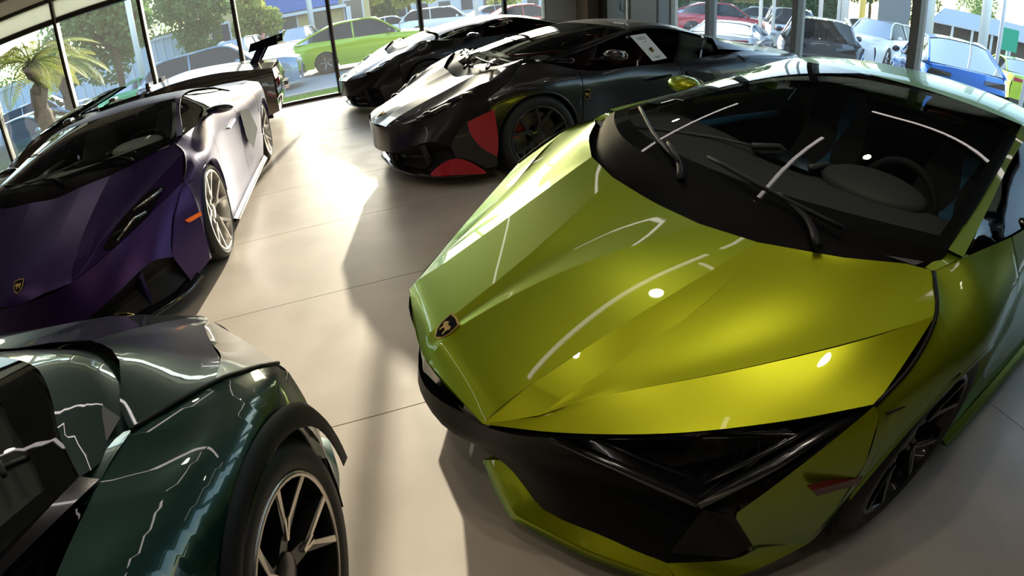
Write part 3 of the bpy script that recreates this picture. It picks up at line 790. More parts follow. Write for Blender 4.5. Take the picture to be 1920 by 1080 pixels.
# corner: white panel, brown pillar, entrance door
m = MB(); m.box(W(5.18, D0 - .02, ZC / 2), (.84, .10, ZC), RZ); cp = struct('trim_4', m, WPANEL)
m = MB(); m.box(W(4.755, D0, ZC / 2), (.03, .16, ZC), RZ); build('panel_edge', m, FRAMEL, cp, False)
m = MB(); m.box(W(TR - .1, D0 - .28, ZC / 2), (.42, .60, ZC), RZ); struct('trim_5', m, BROWNP)
m = MB(); m.box(W(TR, 9.88, ZC / 2), (.10, .30, ZC), RZ); struct('trim_6', m, FRAME)
m = MB(); m.box(W(TR, 9.40, 1.35), (.05, .66, 2.6), RZ); dr = struct('door_1', m, BLUEGL)
m = MB(); m.box(W(TR, 9.03, 1.35), (.07, .08, 2.7), RZ); build('door_stile', m, FRAMEL, dr, False)
m = MB(); m.tube([W(TR - .04, 9.10, 1.20), W(TR - .10, 9.10, 1.22), W(TR - .10, 9.10, 1.72), W(TR - .04, 9.10, 1.74)], .02, 8); build('door_handle', m, CHROME, dr)
m = MB(); m.box(W(TR, 9.4, 2.98), (.06, .66, .5), RZ); build('door_header', m, FRAME, dr, False)
m = MB(); m.box(W(TR, 8.40, ZC / 2), (.10, .84, ZC), RZ); pn = struct('trim_7', m, GPANEL)
m = MB(); m.box(W(TR - .02, 8.86, ZC / 2), (.12, .04, ZC), RZ); build('panel_edge', m, FRAMEL, pn, False)
m = MB(); m.box(W(TR, 7.77, ZC / 2), (.05, .40, ZC), RZ); struct('trim_8', m, BLUEGL)
# right glass wall with wide grey columns
b = MB(); b.box(W(TR, 0.5, .03), (.14, 17.0, .06), RZ); struct('trim_9', b, FRAME)
b = MB(); b.box(W(TR + .06, .8, -.16), (.3, 19.8, .3), RZ); struct('trim_10', b, PLINTHM)
dm = [6.61 - 1.75 * i for i in range(0, 5)]
b = MB(); b.box(W(TR, (dm[-1] - 9.1) / 2, ZC / 2), (.14, dm[-1] + 9.0, ZC), RZ); struct('wall_right_light_block', b, WALLM)  # solid wall added in place of unseen windows, to cut fill light
frame_bay(12, TR, TR, 7.56, 6.61, 'd')
for i in range(len(dm) - 1):
    frame_bay(13 + i, TR, TR, dm[i], dm[i + 1], 'd')
for i, d in enumerate(dm):
    m = MB(); m.box(W(TR - .02, d - .05, ZC / 2), (.16, .10, ZC), RZ); struct('trim_%d' % (11 + i), m, COLGREY)
# ceiling lights: hexagonal rings, straight strips, round downlights
def strip(a, b_, r=.02, label='', z=ZC - .05, grp=None):
    a, b_ = Vector(a), Vector(b_); d = b_ - a
    m = MB(); m.box((0, 0, .025), (d.length, .07, .03)); o = tag(build('strip_light', m, FRAMEL, None, False), label, 'ceiling light', grp)
    o.location = ((a.x + b_.x) / 2, (a.y + b_.y) / 2, z); o.rotation_euler = (0, 0, math.atan2(d.y, d.x))
    m = MB(); m.box((0, 0, .0), (d.length - .02, .03, .02)); build('diffuser', m, LIGHTM, o, False)
LIGHTM = mat('lamp_diffuser', (1, 1, 1), 0.5, emit=(1.0, 0.90, 0.86), estr=6.0)
LAMPS = {}
def lamp(k_):
    if k_ not in LAMPS: LAMPS[k_] = mat('downlight_diffuser', (1, 1, 1), 0.5, emit=(1.0, 0.88, 0.70), estr=170.0 * k_)
    return LAMPS[k_]
for a, b_, l in (((-1.6, 2.45), (.4, 3.22), 'between the purple and lime sports cars'), ((.5, 3.26), (2.3, 3.95), 'above the roof edge of the lime sports car'), ((-.6, 4.75), (2.1, 5.65), 'above the hood of the red-lipped black sports car'),
                 ((3.5, 4.5), (4.15, 2.5), 'running along the right window wall'), ((.27, 3.08), (.56, 2.10), 'above the nose of the lime sports car'), ((.66, 1.99), (2.0, 1.42), 'above the cowl of the lime sports car'), ((2.1, 1.38), (3.6, .0), 'above the left flank of the lime sports car'),
                 ((-5.6, 1.4), (-3.4, 5.0), 'above the roof of the purple sports car'), ((-3.0, 5.2), (-.8, 8.4), 'above the half hidden black sports car'), ((-1.4, -1.6), (-.2, .4), 'above the windshield of the dark green sports car')):
    strip(a, b_, label='white linear ceiling strip light ' + l)
for x, y, k_, l in ((.46, .53, .75, 'nearest above the right headlight of the lime sports car'), (.15, .98, 1.0, 'above the nose of the lime sports car'), (2.48, 3.14, .4, 'above the roof of the lime sports car'), (3.6, .6, .12, 'above the left door of the lime sports car'), (-.2, 2.8, .6, 'between the lime sports car and the window wall'),
                    (-.55, .1, .8, 'added over the dark green and lime gap to light the splitter blade'), (-1.9, .6, .3, 'above the hood of the dark green sports car'), (-3.6, 1.2, .7, 'above the nose of the purple sports car'), (-4.4, 3.6, .7, 'above the purple windshield'), (-1.9, -1.4, .3, 'above the dark green cabin'), (1.2, 6.0, .8, 'above the red-lipped black sports car'), (-.9, 1.75, .5, 'above the open floor between the cars')):  # lamp over the dark green and lime gap is added for the splitter blade
    m = MB(); m.lathe([(0.0, 0), (.065, 0), (.075, .004), (.08, .03)], (0, 0, 0), 'y', 20)
    m.v = [(x_, z_, y_) for x_, y_, z_ in m.v]
    o = tag(build('downlight', m, FRAMEL, None), 'round recessed downlight ' + l, 'ceiling light')
    o.location = (x, y, ZC - .02)
    m = MB(); m.lathe([(0.0, 0), (.06, 0)], (0, 0, 0), 'y', 20); m.v = [(x_, z_, -.004) for x_, y_, z_ in m.v]
    build('diffuser', m, lamp(k_), o)
# ------------------------------------------------------------------ cars in the showroom
hero = supercar('sports_car', 'lime green sports car with black cowl, largest in the foreground at right', (-.29, 1.27), .38,
    dict(paint=LIME, style='A', wm=DKWHEEL, wf=mat_dark_chrome, insert=SEATBL, deck=GBLACK, wl=DKWHEEL, steer=.5, skirt=LIME, slats=True))
def nose_warp(x, y, z):                      # shorter nose and later windshield on the dark green car
    k = max(0.0, min(1.0, (z - .84) / .08)) * max(0.0, min(1.0, (x - .95) / .2))
    return ((x if x > .9 else .9 - (.9 - x) * .76) + .13 * k, y, z)
WARP[0] = nose_warp
dg = supercar('sports_car', 'dark green sports car with black wheel arch trim and silver-edged spokes, bottom left foreground', (-1.57, 1.80), -pi / 2,
    dict(paint=DGREEN, style='A', wm=DKWHEEL, wf=MACH, wl=MACH, insert=SEATB, arch_trim=True, cal=CALG, steer=.95, pillar=GBLACK, cowlm=DGREEN, no_marker=True, dull_wiper=True))
WARP[0] = None
def low_roof(x, y, z):                       # flatter roof on the purple car
    k = max(0.0, z - .935)
    return (x - .9 * k, y * (1 - .35 * k), z - .22 * k)
WARP[0] = low_roof
pu = supercar('sports_car', 'satin purple sports car with silver wheels, facing the camera at left', (-2.70, 1.82), math.radians(105.8),
    dict(paint=PURPLE, style='B', wm=SILVERW, wf=SILVERW, wl=SILVERW, marker=AMBER, seat=SEATGR, insert=SEATGR, deck=PURPLE, mirror=GBLACK, lensm=LENS, fin=PURPLE, steer=.3, dash=SEATGR, rimR=.295, hlw=.66))
WARP[0] = None
def hood_sculpt(x, y, z):                    # fender humps and a hollowed bonnet on the two black cars
    a = max(0.0, min(1.0, (x - .2) / .4)) * max(0.0, min(1.0, (1.9 - x) / .6)) * max(0.0, min(1.0, (z - .55) / .12)) * (1.0 if z < .94 else 0.0)
    return (x, y, z + a * (.055 * math.exp(-((abs(y) - .80) / .17) ** 2) - .03 * math.exp(-(y / .40) ** 2)))
WARP[0] = hood_sculpt
bk = supercar('sports_car', 'gloss black sports car with red lower lip and paper sheet on its side window', (-1.17, 4.72), math.radians(22.5),
    dict(paint=BLACKP, style='B', wm=DKWHEEL, cal=CALR, accent=RED_ACC, redfin=True, seat=SEATRD, insert=SEATRD, fin=GBLACK, lensm=GBLACK, steer=.1, belt=-.085, no_marker=True))
b2 = supercar('sports_car', 'gloss black sports car half hidden behind the black one with red lip', (-2.48, 8.30), math.radians(23),
    dict(paint=BLACKP, style='B', wm=DKWHEEL, cal=CALR, fin=GBLACK, seat=SEATRD, insert=SEATRD, full=False, lensm=GBLACK, no_marker=True))
WARP[0] = None
def long_nose(x, y, z):                      # cockpit further forward on the open bronze car
    return (x - .36 * max(0.0, min(1.0, (2.62 - x) / .25)), y, z)
WARP[0] = long_nose
si = supercar('sports_car', 'dark bronze open-topped sports car with tall rear wing behind the purple one', (-8.15, 6.95), math.radians(19.0),
    dict(paint=DKSILVER, style='B', wm=SILVERW, wing=True, wingm=BLACKP, full=False, fin=GBLACK, open=True, deck=DKSILVER, pillar=GBLACK, seat=SEATGR, insert=SEATGR))
WARP[0] = None
# paper sheet stuck on the inside of the black car's side window
pm = MB(); pz = [(2.42, .86, .985), (2.66, .83, .985), (2.66, .70, 1.075), (2.42, .735, 1.075)]
pz = [(2.44, .905, .885), (2.63, .885, .905), (2.50, .715, 1.13), (2.30, .74, 1.115)]
pz = [Vector(p) + Vector((0, .012, .006)) for p in pz]
nn = (pz[1] - pz[0]).cross(pz[3] - pz[0]).normalized()
nn = nn if nn.y > 0 else -nn
pm.poly_extrude(pz, nn * .002)
po = build('window_notice', pm, PAPER, None, False, car=True)
po.location = bk.location; po.rotation_euler = bk.rotation_euler
tag(po, 'white paper notice stuck to the side window of the red-lipped black car', 'notice')
def onp(u, v, d=.003): return pz[0].lerp(pz[1], u).lerp(pz[3].lerp(pz[2], u), v) + nn * d
for v_, w_ in ((.86, .6), (.80, .5), (.70, .25), (.12, .35), (.08, .3)):
    lm = MB(); lm.add([onp(.5 - w_ / 2, v_), onp(.5 + w_ / 2, v_), onp(.5 + w_ / 2, v_ + .018), onp(.5 - w_ / 2, v_ + .018)], [(0, 1, 2, 3)]); build('printed_line', lm, INK, po, False, car=True)
shield(po, onp(.5, .38, .002), nn, pz[3] - pz[0], .05, 'printed_shield')
shield(bk, (1.66, 1.003, .66), (0, 1, .05), (0, 0, 1), .085, 'side_emblem')

# ------------------------------------------------------------------ plain road cars outside
def road_car(name, label, loc, yaw, paintm, kind='suv', group=None, tailm=None, L=4.9, Wd=.97, H=1.66, roofm=None, glassm=None, wheelm=None, plate=False, rack=False):
    T = empty(name, (loc[0], loc[1], GZ), yaw, label, 'car', group)
    R = {'suv': .37, 'sedan': .33, 'sport': .34, 'truck': .39, 'coupe': .36}[kind]
    w = Wd
    if kind == 'suv': bz, hz, cx, rf, rr, dz, tz = 1.06, 1.02, 1.35, 2.05, 4.2, L - .10, 1.08
    elif kind == 'coupe': bz, hz, cx, rf, rr, dz, tz = 1.05, 1.00, 1.45, 2.25, 3.7, L - .12, 1.12
    elif kind == 'truck': bz, hz, cx, rf, rr, dz, tz = 1.15, 1.12, 1.3, 1.95, 3.3, 3.45, 1.15
    elif kind == 'sedan': bz, hz, cx, rf, rr, dz, tz = .95, .90, 1.35, 2.2, 3.3, L - .75, 1.0
    else: bz, hz, cx, rf, rr, dz, tz = .88, .80, 1.25, 2.35, 3.1, L - .5, .92
    af, ar = .20 * L, .79 * L
    Bc = [(.12, .70 * w, hz - .14), (.45, .86 * w, hz - .05), (cx, .93 * w, bz - .02), (.5 * L, .95 * w, bz), (rr, .94 * w, bz + .03), (L - .4, .88 * w, tz), (L - .06, .74 * w, tz - .02)]
    S1 = [(.08, .76 * w, hz - .28), (.45, .95 * w, hz - .16), (cx, w, bz - .14), (.5 * L, .985 * w, bz - .16), (rr, w, bz - .10), (L - .4, .97 * w, tz - .12), (L - .02, .80 * w, tz - .18)]
    S2 = [(.05, .80 * w, .55), (.45, .99 * w, .6), (cx, w, .6), (.5 * L, .97 * w, .55), (rr, w, .6), (L - .4, .99 * w, .6), (L - .02, .84 * w, .6)]
    SL = [(.10, .80 * w, .24), (.45, .95 * w, .22), (.5 * L, .95 * w, .20), (L - .4, .95 * w, .24), (L - .05, .82 * w, .30)]
    arcs = [(af, R, R + .05), (ar, R, R + .05)]
    b = MB(); side(b, [Bc, S1, S2, SL], .12, L - .06, arcs, m=9, dx=.16); b.both()
    mir = lambda c: [(x, -y, z) for x, y, z in c[:0:-1]] + c
    # bonnet
    n0 = [(0, 0, hz - .12), (.03, .4 * w, hz - .125), (.12, .70 * w, hz - .14)]
    n1 = [(.40, 0, hz), (.42, .45 * w, hz - .01), (.45, .86 * w, hz - .05)]
    n2 = [(cx - .12, 0, bz + .02), (cx - .08, .5 * w, bz + .01), (cx, .93 * w, bz - .02)]
    patch(b, [mir(n0), mir(n1), mir(n2)], 14, 3, True)
    # nose and tail
    m1 = [(-.05, 0, .55), (-.02, .45 * w, .55), (.05, .80 * w, .55)]; m2 = [(.02, 0, .24), (.03, .45 * w, .24), (.10, .80 * w, .24)]
    patch(b, [mir(n0), mir([(-.03, 0, hz - .28), (0, .45 * w, hz - .28), (.08, .76 * w, hz - .28)]), mir(m1), mir(m2)], 12, 2)
    q0 = [(L, 0, tz), (L - .01, .4 * w, tz), (L - .06, .74 * w, tz - .02)]; q1 = [(L + .02, 0, .6), (L + .01, .45 * w, .6), (L - .02, .84 * w, .6)]; q2 = [(L - .02, 0, .30), (L - .02, .45 * w, .30), (L - .05, .82 * w, .30)]
    patch(b, [mir(q0), mir([(L + .03, 0, tz - .2), (L + .02, .45 * w, tz - .2), (L - .02, .80 * w, tz - .18)]), mir(q1), mir(q2)], 12, 2)
    # rear deck
    k0 = [(dz, 0, tz + .02), (dz, .5 * w, tz + .01), (dz, .88 * w, tz)]
    patch(b, [mir(k0), mir(q0)], 12, 2)
    if kind == 'truck':
        pass
    body = build('body', b, paintm, T, car=True)
    # greenhouse
    hz_ = H
    ra = [(cx, .88 * w, bz), (rf, .68 * w, hz_ - .05), ((rf + rr) / 2, .69 * w, hz_ - .02), (rr, .66 * w, hz_ - .08), (dz, .80 * w, tz + .02)]
    g = MB()
    ins = .985
    side_top = crv(ra, 24); 
    side_bot = [Vector((p.x, min(.93 * w, .93 * w), bz + (tz - bz) * max(0, (p.x - rr)) / max(.01, dz - rr))) for p in side_top]
    for s in (1, -1):
        g.grid([[Vector((p.x, s * p.y * ins, p.z - .015)), Vector((q.x, s * q.y * .99, q.z))] for p, q in zip(side_top, side_bot)])
    wbm = mir([(cx - .10, 0, bz + .02), (cx - .06, .5 * w, bz + .01), (cx, .88 * w, bz)]); wtp = mir([(rf - .08, 0, hz_), (rf - .06, .4 * w, hz_ - .01), (rf, .68 * w, hz_ - .05)])
    patch(g, [wbm, wtp], 12, 5)
    rtp = mir([(rr + .05, 0, hz_ - .02), (rr + .03, .4 * w, hz_ - .03), (rr, .66 * w, hz_ - .08)]); rbt = mir([(dz + .02, 0, tz + .02), (dz, .5 * w, tz + .02), (dz, .80 * w, tz + .02)])
    patch(g, [rtp, rbt], 12, 4)
    build('window_glass', g, glassm or CARGL, T, car=True)
    r = MB()
    mdl = mir([((rf + rr) / 2, 0, hz_ + .03), ((rf + rr) / 2, .4 * w, hz_ + .02), ((rf + rr) / 2, .69 * w, hz_ - .02)])
    up1 = [(x, y * 1.01, z + .012) for x, y, z in wtp]; up2 = [(x, y * 1.01, z + .012) for x, y, z in rtp]
    patch(r, [up1, mdl, up2], 12, 5, True)
    for s in (1, -1):
        for pts, rad in ((side_top, .03),):
            r.tube([Vector((p.x, s * p.y, p.z)) for p in pts], rad, 5)
        xm = (rf + rr) / 2 + .05
        r.tube([(xm, s * .70 * w, hz_ - .03), (xm, s * .935 * w, bz)], .03, 4)
    build('roof', r, roofm or paintm, T, car=True)
    if rack:
        for s in (1, -1):
          r = MB(); r.tube([(rf + .1, s * .62 * w, hz_ + .03), (rf + .2, s * .62 * w, hz_ + .07), (rr - .2, s * .62 * w, hz_ + .05), (rr, s * .62 * w, hz_)], .018, 5)
          build('roof_rail', r, CHROME, T, car=True)
    # lamps, grille, plates, mirrors
    for s in (1, -1):
        l = MB(); l.poly_extrude([(.03, s * .50 * w, hz - .17), (.16, s * .80 * w, hz - .20), (.15, s * .81 * w, hz - .30), (.0, s * .50 * w, hz - .27)], (-.03, 0, .005)); build('headlight', l, LAMPW, T, False, car=True)
        l = MB(); l.poly_extrude([(L + .0, s * .35 * w, tz - .1), (L - .03, s * .78 * w, tz - .08), (L - .03, s * .80 * w, tz - .2), (L + .02, s * .35 * w, tz - .18)], (.025, 0, 0)); build('tail_light', l, tailm or TAILR, T, False, car=True)
        l = MB(); l.ell((cx + .42, s * (w + .09), bz + .07), (.07, .10, .075), 10, 6); build('wing_mirror', l, paintm if kind != 'coupe' else GBLACK, T, car=True)
    l = MB(); l.poly_extrude([(-.045, .45 * w, .62), (-.045, -.45 * w, .62), (-.03, -.40 * w, .34), (-.03, .40 * w, .34)], (-.02, 0, 0)); build('grille', l, MBLACK, T, False, car=True)
    l = MB(); l.box((L + .03, 0, .62), (.02, .9, .2)); build('bumper_insert', l, MBLACK, T, False, car=True)
    l = MB(); l.box((L + .03, 0, .72), (.02, .5, .13))
    if plate: build('number_plate', l, PAPER, T, False, car=True)
    u = MB(); u.box((L / 2, 0, .36), (L * .82, w * 1.3, .2)); build('underbody', u, MBLACK, T, False, car=True)
    for s in (1, -1):
        for xa in (af, ar): u = MB(); u.lathe([(R + .04, -.1), (R + .04, .12)], (xa, s * (w - .16), R), 'y', 20); u.lathe([(.02, -.1), (R + .04, -.1)], (xa, s * (w - .16), R), 'y', 20); build('wheel_well', u, MBLACK, T, car=True)
    for s in (1, -1):
        for xa in (af, ar):
            we = bpy.data.objects.new('wheel', None); COL.objects.link(we); we.parent = T; we.empty_display_size = .1
            wheel(we, (xa, s * (w - .14), R), s, R=R, W=.26, rimR=R * .68, wm=wheelm or DKWHEEL, face=SILVERW, far=True)
    return T
CARGL = glass('road_car_glass', (0.08, 0.10, 0.11), 1.45, 0.03)
LAMPW = mat('head_lamp', (0.55, 0.57, 0.6), 0.15, 0.4, 0.5)
def P_(n, c, m=.2): return paint(n, c, rough=.3, metal=m)
LIME2, WHITEP, SILVP, LBLUE, GREENP, ORANGE = P_('acid_green_paint', (.38, .55, .0)), P_('white_paint', (.75, .76, .78), 0), P_('silver_paint', (.42, .46, .52), .5), P_('pale_blue_paint', (.22, .36, .52), .4), P_('emerald_paint', (.0, .36, .14)), P_('orange_paint', (.75, .14, .01))
REDP, GREYP, BLUEP, DGREYP = P_('crimson_paint', (.42, .01, .03)), P_('grey_blue_paint', (.12, .14, .18), .5), P_('bright_blue_paint', (.0, .17, .65), .3), P_('dark_grey_paint', (.06, .065, .08), .5)
def at_az(az, dist): a = math.radians(az); return (dist * sin(a), dist * cos(a))
def head(d): return math.radians(d)
# (label, azimuth of the car's middle, distance, heading of the tail direction, paint, kind, extra)
def put_car(label, az, dist, yaw_deg, pm_, kind, **k):
    L = k.get('L', 4.9); yw = math.radians(yaw_deg); c = at_az(az, dist)
    return road_car(k.pop('name', 'parked_car'), label, (c[0] - L / 2 * cos(yw), c[1] - L / 2 * sin(yw)), yw, pm_, kind, **k)
put_car('acid green coupe-shaped SUV seen side-on through the window', -13.2, 19.2, 196, LIME2, 'coupe', L=5.1, H=1.64, name='parked_suv')
put_car('orange coupe just left of the acid green SUV', -22.2, 22.6, 112, ORANGE, 'sport', L=4.5, H=1.18)
put_car('silver SUV with pale roof behind the orange coupe', -20.4, 31.5, 95, SILVP, 'suv', name='parked_suv', roofm=WHITEP)
put_car('tall white SUV behind the bronze rear wing', -26.6, 27.0, 95, WHITEP, 'suv', name='parked_suv', H=1.75)
put_car('pale blue SUV outside, behind the bronze open car with wing', -28.6, 16.8, 200, LBLUE, 'suv', name='parked_suv')
put_car('emerald green coupe outside at left', -35.3, 22.5, 205, GREENP, 'sport', L=4.6, H=1.25)
put_car('silver-blue SUV outside under the second palm', -46.5, 27.0, 205, SILVP, 'suv', name='parked_suv')
put_car('pale blue sedan outside at the far left window', -48.0, 16.0, 200, LBLUE, 'sedan', name='parked_sedan', H=1.45)
put_car('white sedan in the far lot, left of the sun glare', -10.5, 33, 190, WHITEP, 'sedan', name='parked_sedan', H=1.45)
put_car('white SUV in the far lot in the sun glare', -5.0, 30, 185, WHITEP, 'suv', name='parked_suv')
put_car('silver sedan in the far lot, right of the sun glare', 0.4, 36, 200, SILVP, 'sedan', name='parked_sedan', H=1.45)
put_car('red sedan outside just left of the white corner panel', 3.4, 25, 195, REDP, 'sedan', name='parked_sedan', H=1.5)
put_car('silver sedan in the back row at left', -15.0, 40, 190, SILVP, 'sedan', name='parked_sedan', H=1.45)
put_car('crimson coupe-shaped SUV outside behind the first grey column', 24.0, 25.5, 158, REDP, 'coupe', name='parked_suv', H=1.6, L=5.0)
put_car('blue-glassed grey sedan behind the crimson SUV', 28.0, 33, 155, GREYP, 'sedan', name='parked_sedan', H=1.5)
put_car('white low coupe seen from behind, below the crimson SUV', 24.9, 15.5, 235, WHITEP, 'sport', L=4.4, H=1.2)
put_car('silver SUV with a yellow tag beside the second grey column', 30.4, 22.0, 245, SILVP, 'suv', name='parked_suv', L=4.7)
put_car('dark grey hatchback seen from behind, right of the second column', 33.6, 14.6, 238, DGREYP, 'suv', name='parked_hatchback', L=4.4, H=1.55, rack=True, roofm=SILVP, tailm=GBLACK)
put_car('white SUV facing the showroom between the second and third columns', 39.6, 22.5, 30, WHITEP, 'suv', name='parked_suv', H=1.66)
put_car('bright blue SUV seen from behind, right of the third column', 46.1, 13.6, 236, BLUEP, 'coupe', name='parked_suv', H=1.62, L=4.9, tailm=GBLACK)
put_car('lime sedan outside at the right edge', 53.0, 20.5, 235, LIME2, 'sedan', name='parked_sedan', H=1.4)
put_car('dark blue sedan in the back row behind the hatchback', 37.8, 36, 155, GREYP, 'sedan', name='parked_sedan', H=1.5)
# ------------------------------------------------------------------ outdoors
ASPH = mat('asphalt', (0.38, 0.385, 0.40), 0.8, noise=(1.5, (0.33, 0.335, 0.35)))
GRASSM = mat('grass_ground', (0.16, 0.34, 0.02), 0.9, noise=(6, (0.24, 0.42, 0.03)))
BLADE = mat('grass_blade', (0.22, 0.46, 0.02), 0.7)
b = MB(); b.grid([[(-160, -60, GZ - .005), (-160, 170, GZ - .005)], [(160, -60, GZ - .005), (160, 170, GZ - .005)]]); o = struct('trim_30', b, ASPH); o.name = 'parking_lot'
b = MB(); b.box(W(-4.0, 12.15, GZ + .02), (34, 2.5, .06), RZ); o = struct('trim_31', b, GRASSM); o.name = 'grass_verge'
rng = random.Random(3)
g = MB()
for i in range(9000):
    t, d = rng.uniform(-8, 3.5), rng.uniform(10.95, 13.38); p = W(t, d, GZ + .05); a = rng.uniform(0, 2 * pi); h_ = rng.uniform(.05, .11); dx, dy = .012 * cos(a), .012 * sin(a)
    g.add([p + Vector((-dx, -dy, 0)), p + Vector((dx, dy, 0)), p + Vector((dy * 2, dx * 2, h_))], [(0, 1, 2)])
o = build('grass', g, BLADE, None, False); o['kind'] = 'stuff'; tag(o, 'short sunlit grass growing on the verge outside the window', 'grass')
b = MB(); b.box(W(-4, 13.47, GZ + .04), (34, .15, .16), RZ); o = struct('kerb', b, mat('kerb_concrete', (.5, .49, .46), .8))
BARK = mat('palm_bark', (0.10, 0.072, 0.05), 0.9, noise=(14, (0.055, 0.04, 0.028)))
FROND = leafy('palm_frond', (0.22, 0.30, 0.05), (0.42, 0.38, 0.08), 3, .4)
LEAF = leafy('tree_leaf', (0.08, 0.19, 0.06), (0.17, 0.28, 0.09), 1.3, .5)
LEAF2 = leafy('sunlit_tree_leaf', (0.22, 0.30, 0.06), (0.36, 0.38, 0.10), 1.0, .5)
def palm(x, y, h_, label, nf=16, fl=2.2, seed=1):
    r = random.Random(seed)
    T = empty('palm_tree', (x, y, GZ), r.uniform(0, 6), label, 'palm')
    m = MB(); n = 9
    m.tube([(.05 * sin(i), .04 * cos(i * 1.7), h_ * i / n) for i in range(n + 1)], [.22 - .006 * i + (.03 if i % 2 else 0) for i in range(n + 1)], 9); build('trunk', m, BARK, T)
    for k in range(nf):
        a = 2 * pi * k / nf + r.uniform(-.15, .15); lift = r.uniform(.15, 1.25); L = fl * r.uniform(.85, 1.1)
        m = MB(); pts = []
        for i in range(9):
            u = i / 8; rad = L * (u - .18 * u * u * (1.2 - lift)); z = h_ + L * (lift * u * .75 - .75 * u * u)
            pts.append(Vector((rad * cos(a), rad * sin(a), z)))
        m.tube(pts, [.02 * (1 - i / 9) + .004 for i in range(9)], 4)
        sd_ = Vector((-sin(a), cos(a), 0))
        P2 = crv(pts, 26)
        for i in range(3, 26):
            u = i / 25; wl = .62 * sin(pi * min(1, u * .85 + .15)) * L / 2.2
            for s in (1, -1):
                p = P2[i]; d = (P2[min(i + 1, 25)] - P2[i - 1]).normalized()
                tip = p + sd_ * s * wl * .85 + d * wl * .55 + Vector((0, 0, -.22 * wl)); mid = p.lerp(tip, .5) + d * .03
                m.add([p, mid + d * .025, tip, mid - d * .025], [(0, 1, 2, 3)])
        build('frond', m, FROND, T, False)
def tree(x, y, h_, r_, label, leaf=LEAF, seed=1, n=2600, trunk=.22, ls=.17):
    r = random.Random(seed)
    T = empty('leafy_tree', (x, y, GZ), 0, label, 'tree')
    m = MB(); m.tube([(0, 0, 0), (.08, .05, h_ * .3), (0, .1, h_ * .62)], [trunk, trunk * .8, trunk * .55], 8)
    for k in range(6):
        a = 2 * pi * k / 6; m.tube([(0, .05, h_ * .42), (.5 * r_ * cos(a), .5 * r_ * sin(a), h_ * .68)], [trunk * .4, trunk * .15], 5)
    build('trunk', m, BARK, T)
    bl = [(r.gauss(0, r_ * .38), r.gauss(0, r_ * .38), h_ * .68 + r.gauss(0, h_ * .13), r.uniform(.32, .55) * r_) for _ in range(13)]
    m = MB()
    for i in range(int(n * 1.9)):
        bx, by, bz, br = r.choice(bl); v = Vector((r.gauss(0, 1), r.gauss(0, 1), r.gauss(0, 1))).normalized() * br * r.uniform(.7, 1.05)
        p = Vector((bx, by, bz)) + v; u = Vector((r.gauss(0, 1), r.gauss(0, 1), r.gauss(0, 1))).normalized() * ls; w_ = u.cross(Vector((r.gauss(0, 1), r.gauss(0, 1), r.gauss(0, 1)))).normalized() * ls * .55
        m.add([p - u, p + w_, p + u, p - w_], [(0, 1, 2, 3)])
    o = build('foliage', m, leaf, T, False); o['kind'] = 'stuff'
palm(*at_az(-46.6, 12.9), 2.5, 'nearest palm with upright fronds at the far left window', 20, 1.5, 2)
palm(*at_az(-44.0, 17.6), 2.55, 'palm with orange-tinged fronds behind the left window frame', 18, 1.6, 5)
tree(*at_az(-38.6, 27.5), 6.4, 2.7, 'round dark green tree between the first two window frames', seed=3, n=3800)
tree(*at_az(-30.6, 36), 6.6, 3.2, 'broad green tree in the third window from the left', seed=9, n=4200)
tree(*at_az(-24.2, 33), 4.0, 1.5, 'small yellow-green tree left of the blue sign', LEAF2, seed=4, n=2200)
tree(*at_az(-12.6, 56), 7.5, 3.4, 'sunlit yellow-green tree above the acid green SUV', LEAF2, seed=11, n=2600)
tree(*at_az(-8.6, 45), 5.0, 2.0, 'pale tree in the far lot left of the sun', LEAF2, seed=12, n=2200)
tree(*at_az(0.4, 46), 5.0, 2.2, 'yellow-green tree in the far lot left of the red sedan', LEAF2, seed=13, n=2200)
tree(*at_az(23.6, 47), 7.5, 2.3, 'dark tree behind the crimson SUV', seed=14, n=2600)
tree(*at_az(38.4, 62), 7.5, 3.2, 'green tree behind the white SUV', seed=15, n=2600)
tree(*at_az(29.2, 52), 7.5, 3.8, 'dark tree behind the dark grey hatchback', seed=16, n=2400)
tree(*at_az(48.8, 92), 10, 4.6, 'dark pine-like tree above the white-roofed building', seed=17, n=2800)
tree(*at_az(55.5, 95), 9.5, 4.4, 'dark tree at the right edge above the roof', seed=18, n=2600)
tree(*at_az(42.8, 54), 8.5, 3.0, 'yellow-lit tree left of the white-roofed building', LEAF2, seed=19, n=2200)
def hedge(az, dist, wd, h_, label, leaf=LEAF, n=6000, seed=1):
    r = random.Random(seed); x, y = at_az(az, dist)
    T = empty('hedge', (x, y, GZ), -math.radians(az), label, 'hedge')
    m = MB()
    for i in range(n):
        p = Vector((r.uniform(-wd / 2, wd / 2), r.uniform(-.8, .8), h_ * r.random() ** .7 * (1 + .18 * sin(r.random() * 9)))); u = Vector((r.gauss(0, 1), r.gauss(0, 1), r.gauss(0, 1))).normalized() * .22
        w_ = u.cross(Vector((r.gauss(0, 1), r.gauss(0, 1), r.gauss(0, 1)))).normalized() * .14; m.add([p - u, p + w_, p + u, p - w_], [(0, 1, 2, 3)])
    o = build('foliage', m, leaf, T, False); o['kind'] = 'stuff'
    m = MB()
    m.box((0, .3, h_ * .42), (wd, .5, h_ * .84)); build('core', m, mat('hedge_core', (.03, .05, .02), .9), T, False)
hedge(26, 72, 26, 7.0, 'tall dark hedge of trees behind the far cars at right', n=9000)
hedge(-30, 62, 46, 5.0, 'tall hedge far behind the shed and the shop', n=8000, seed=2)
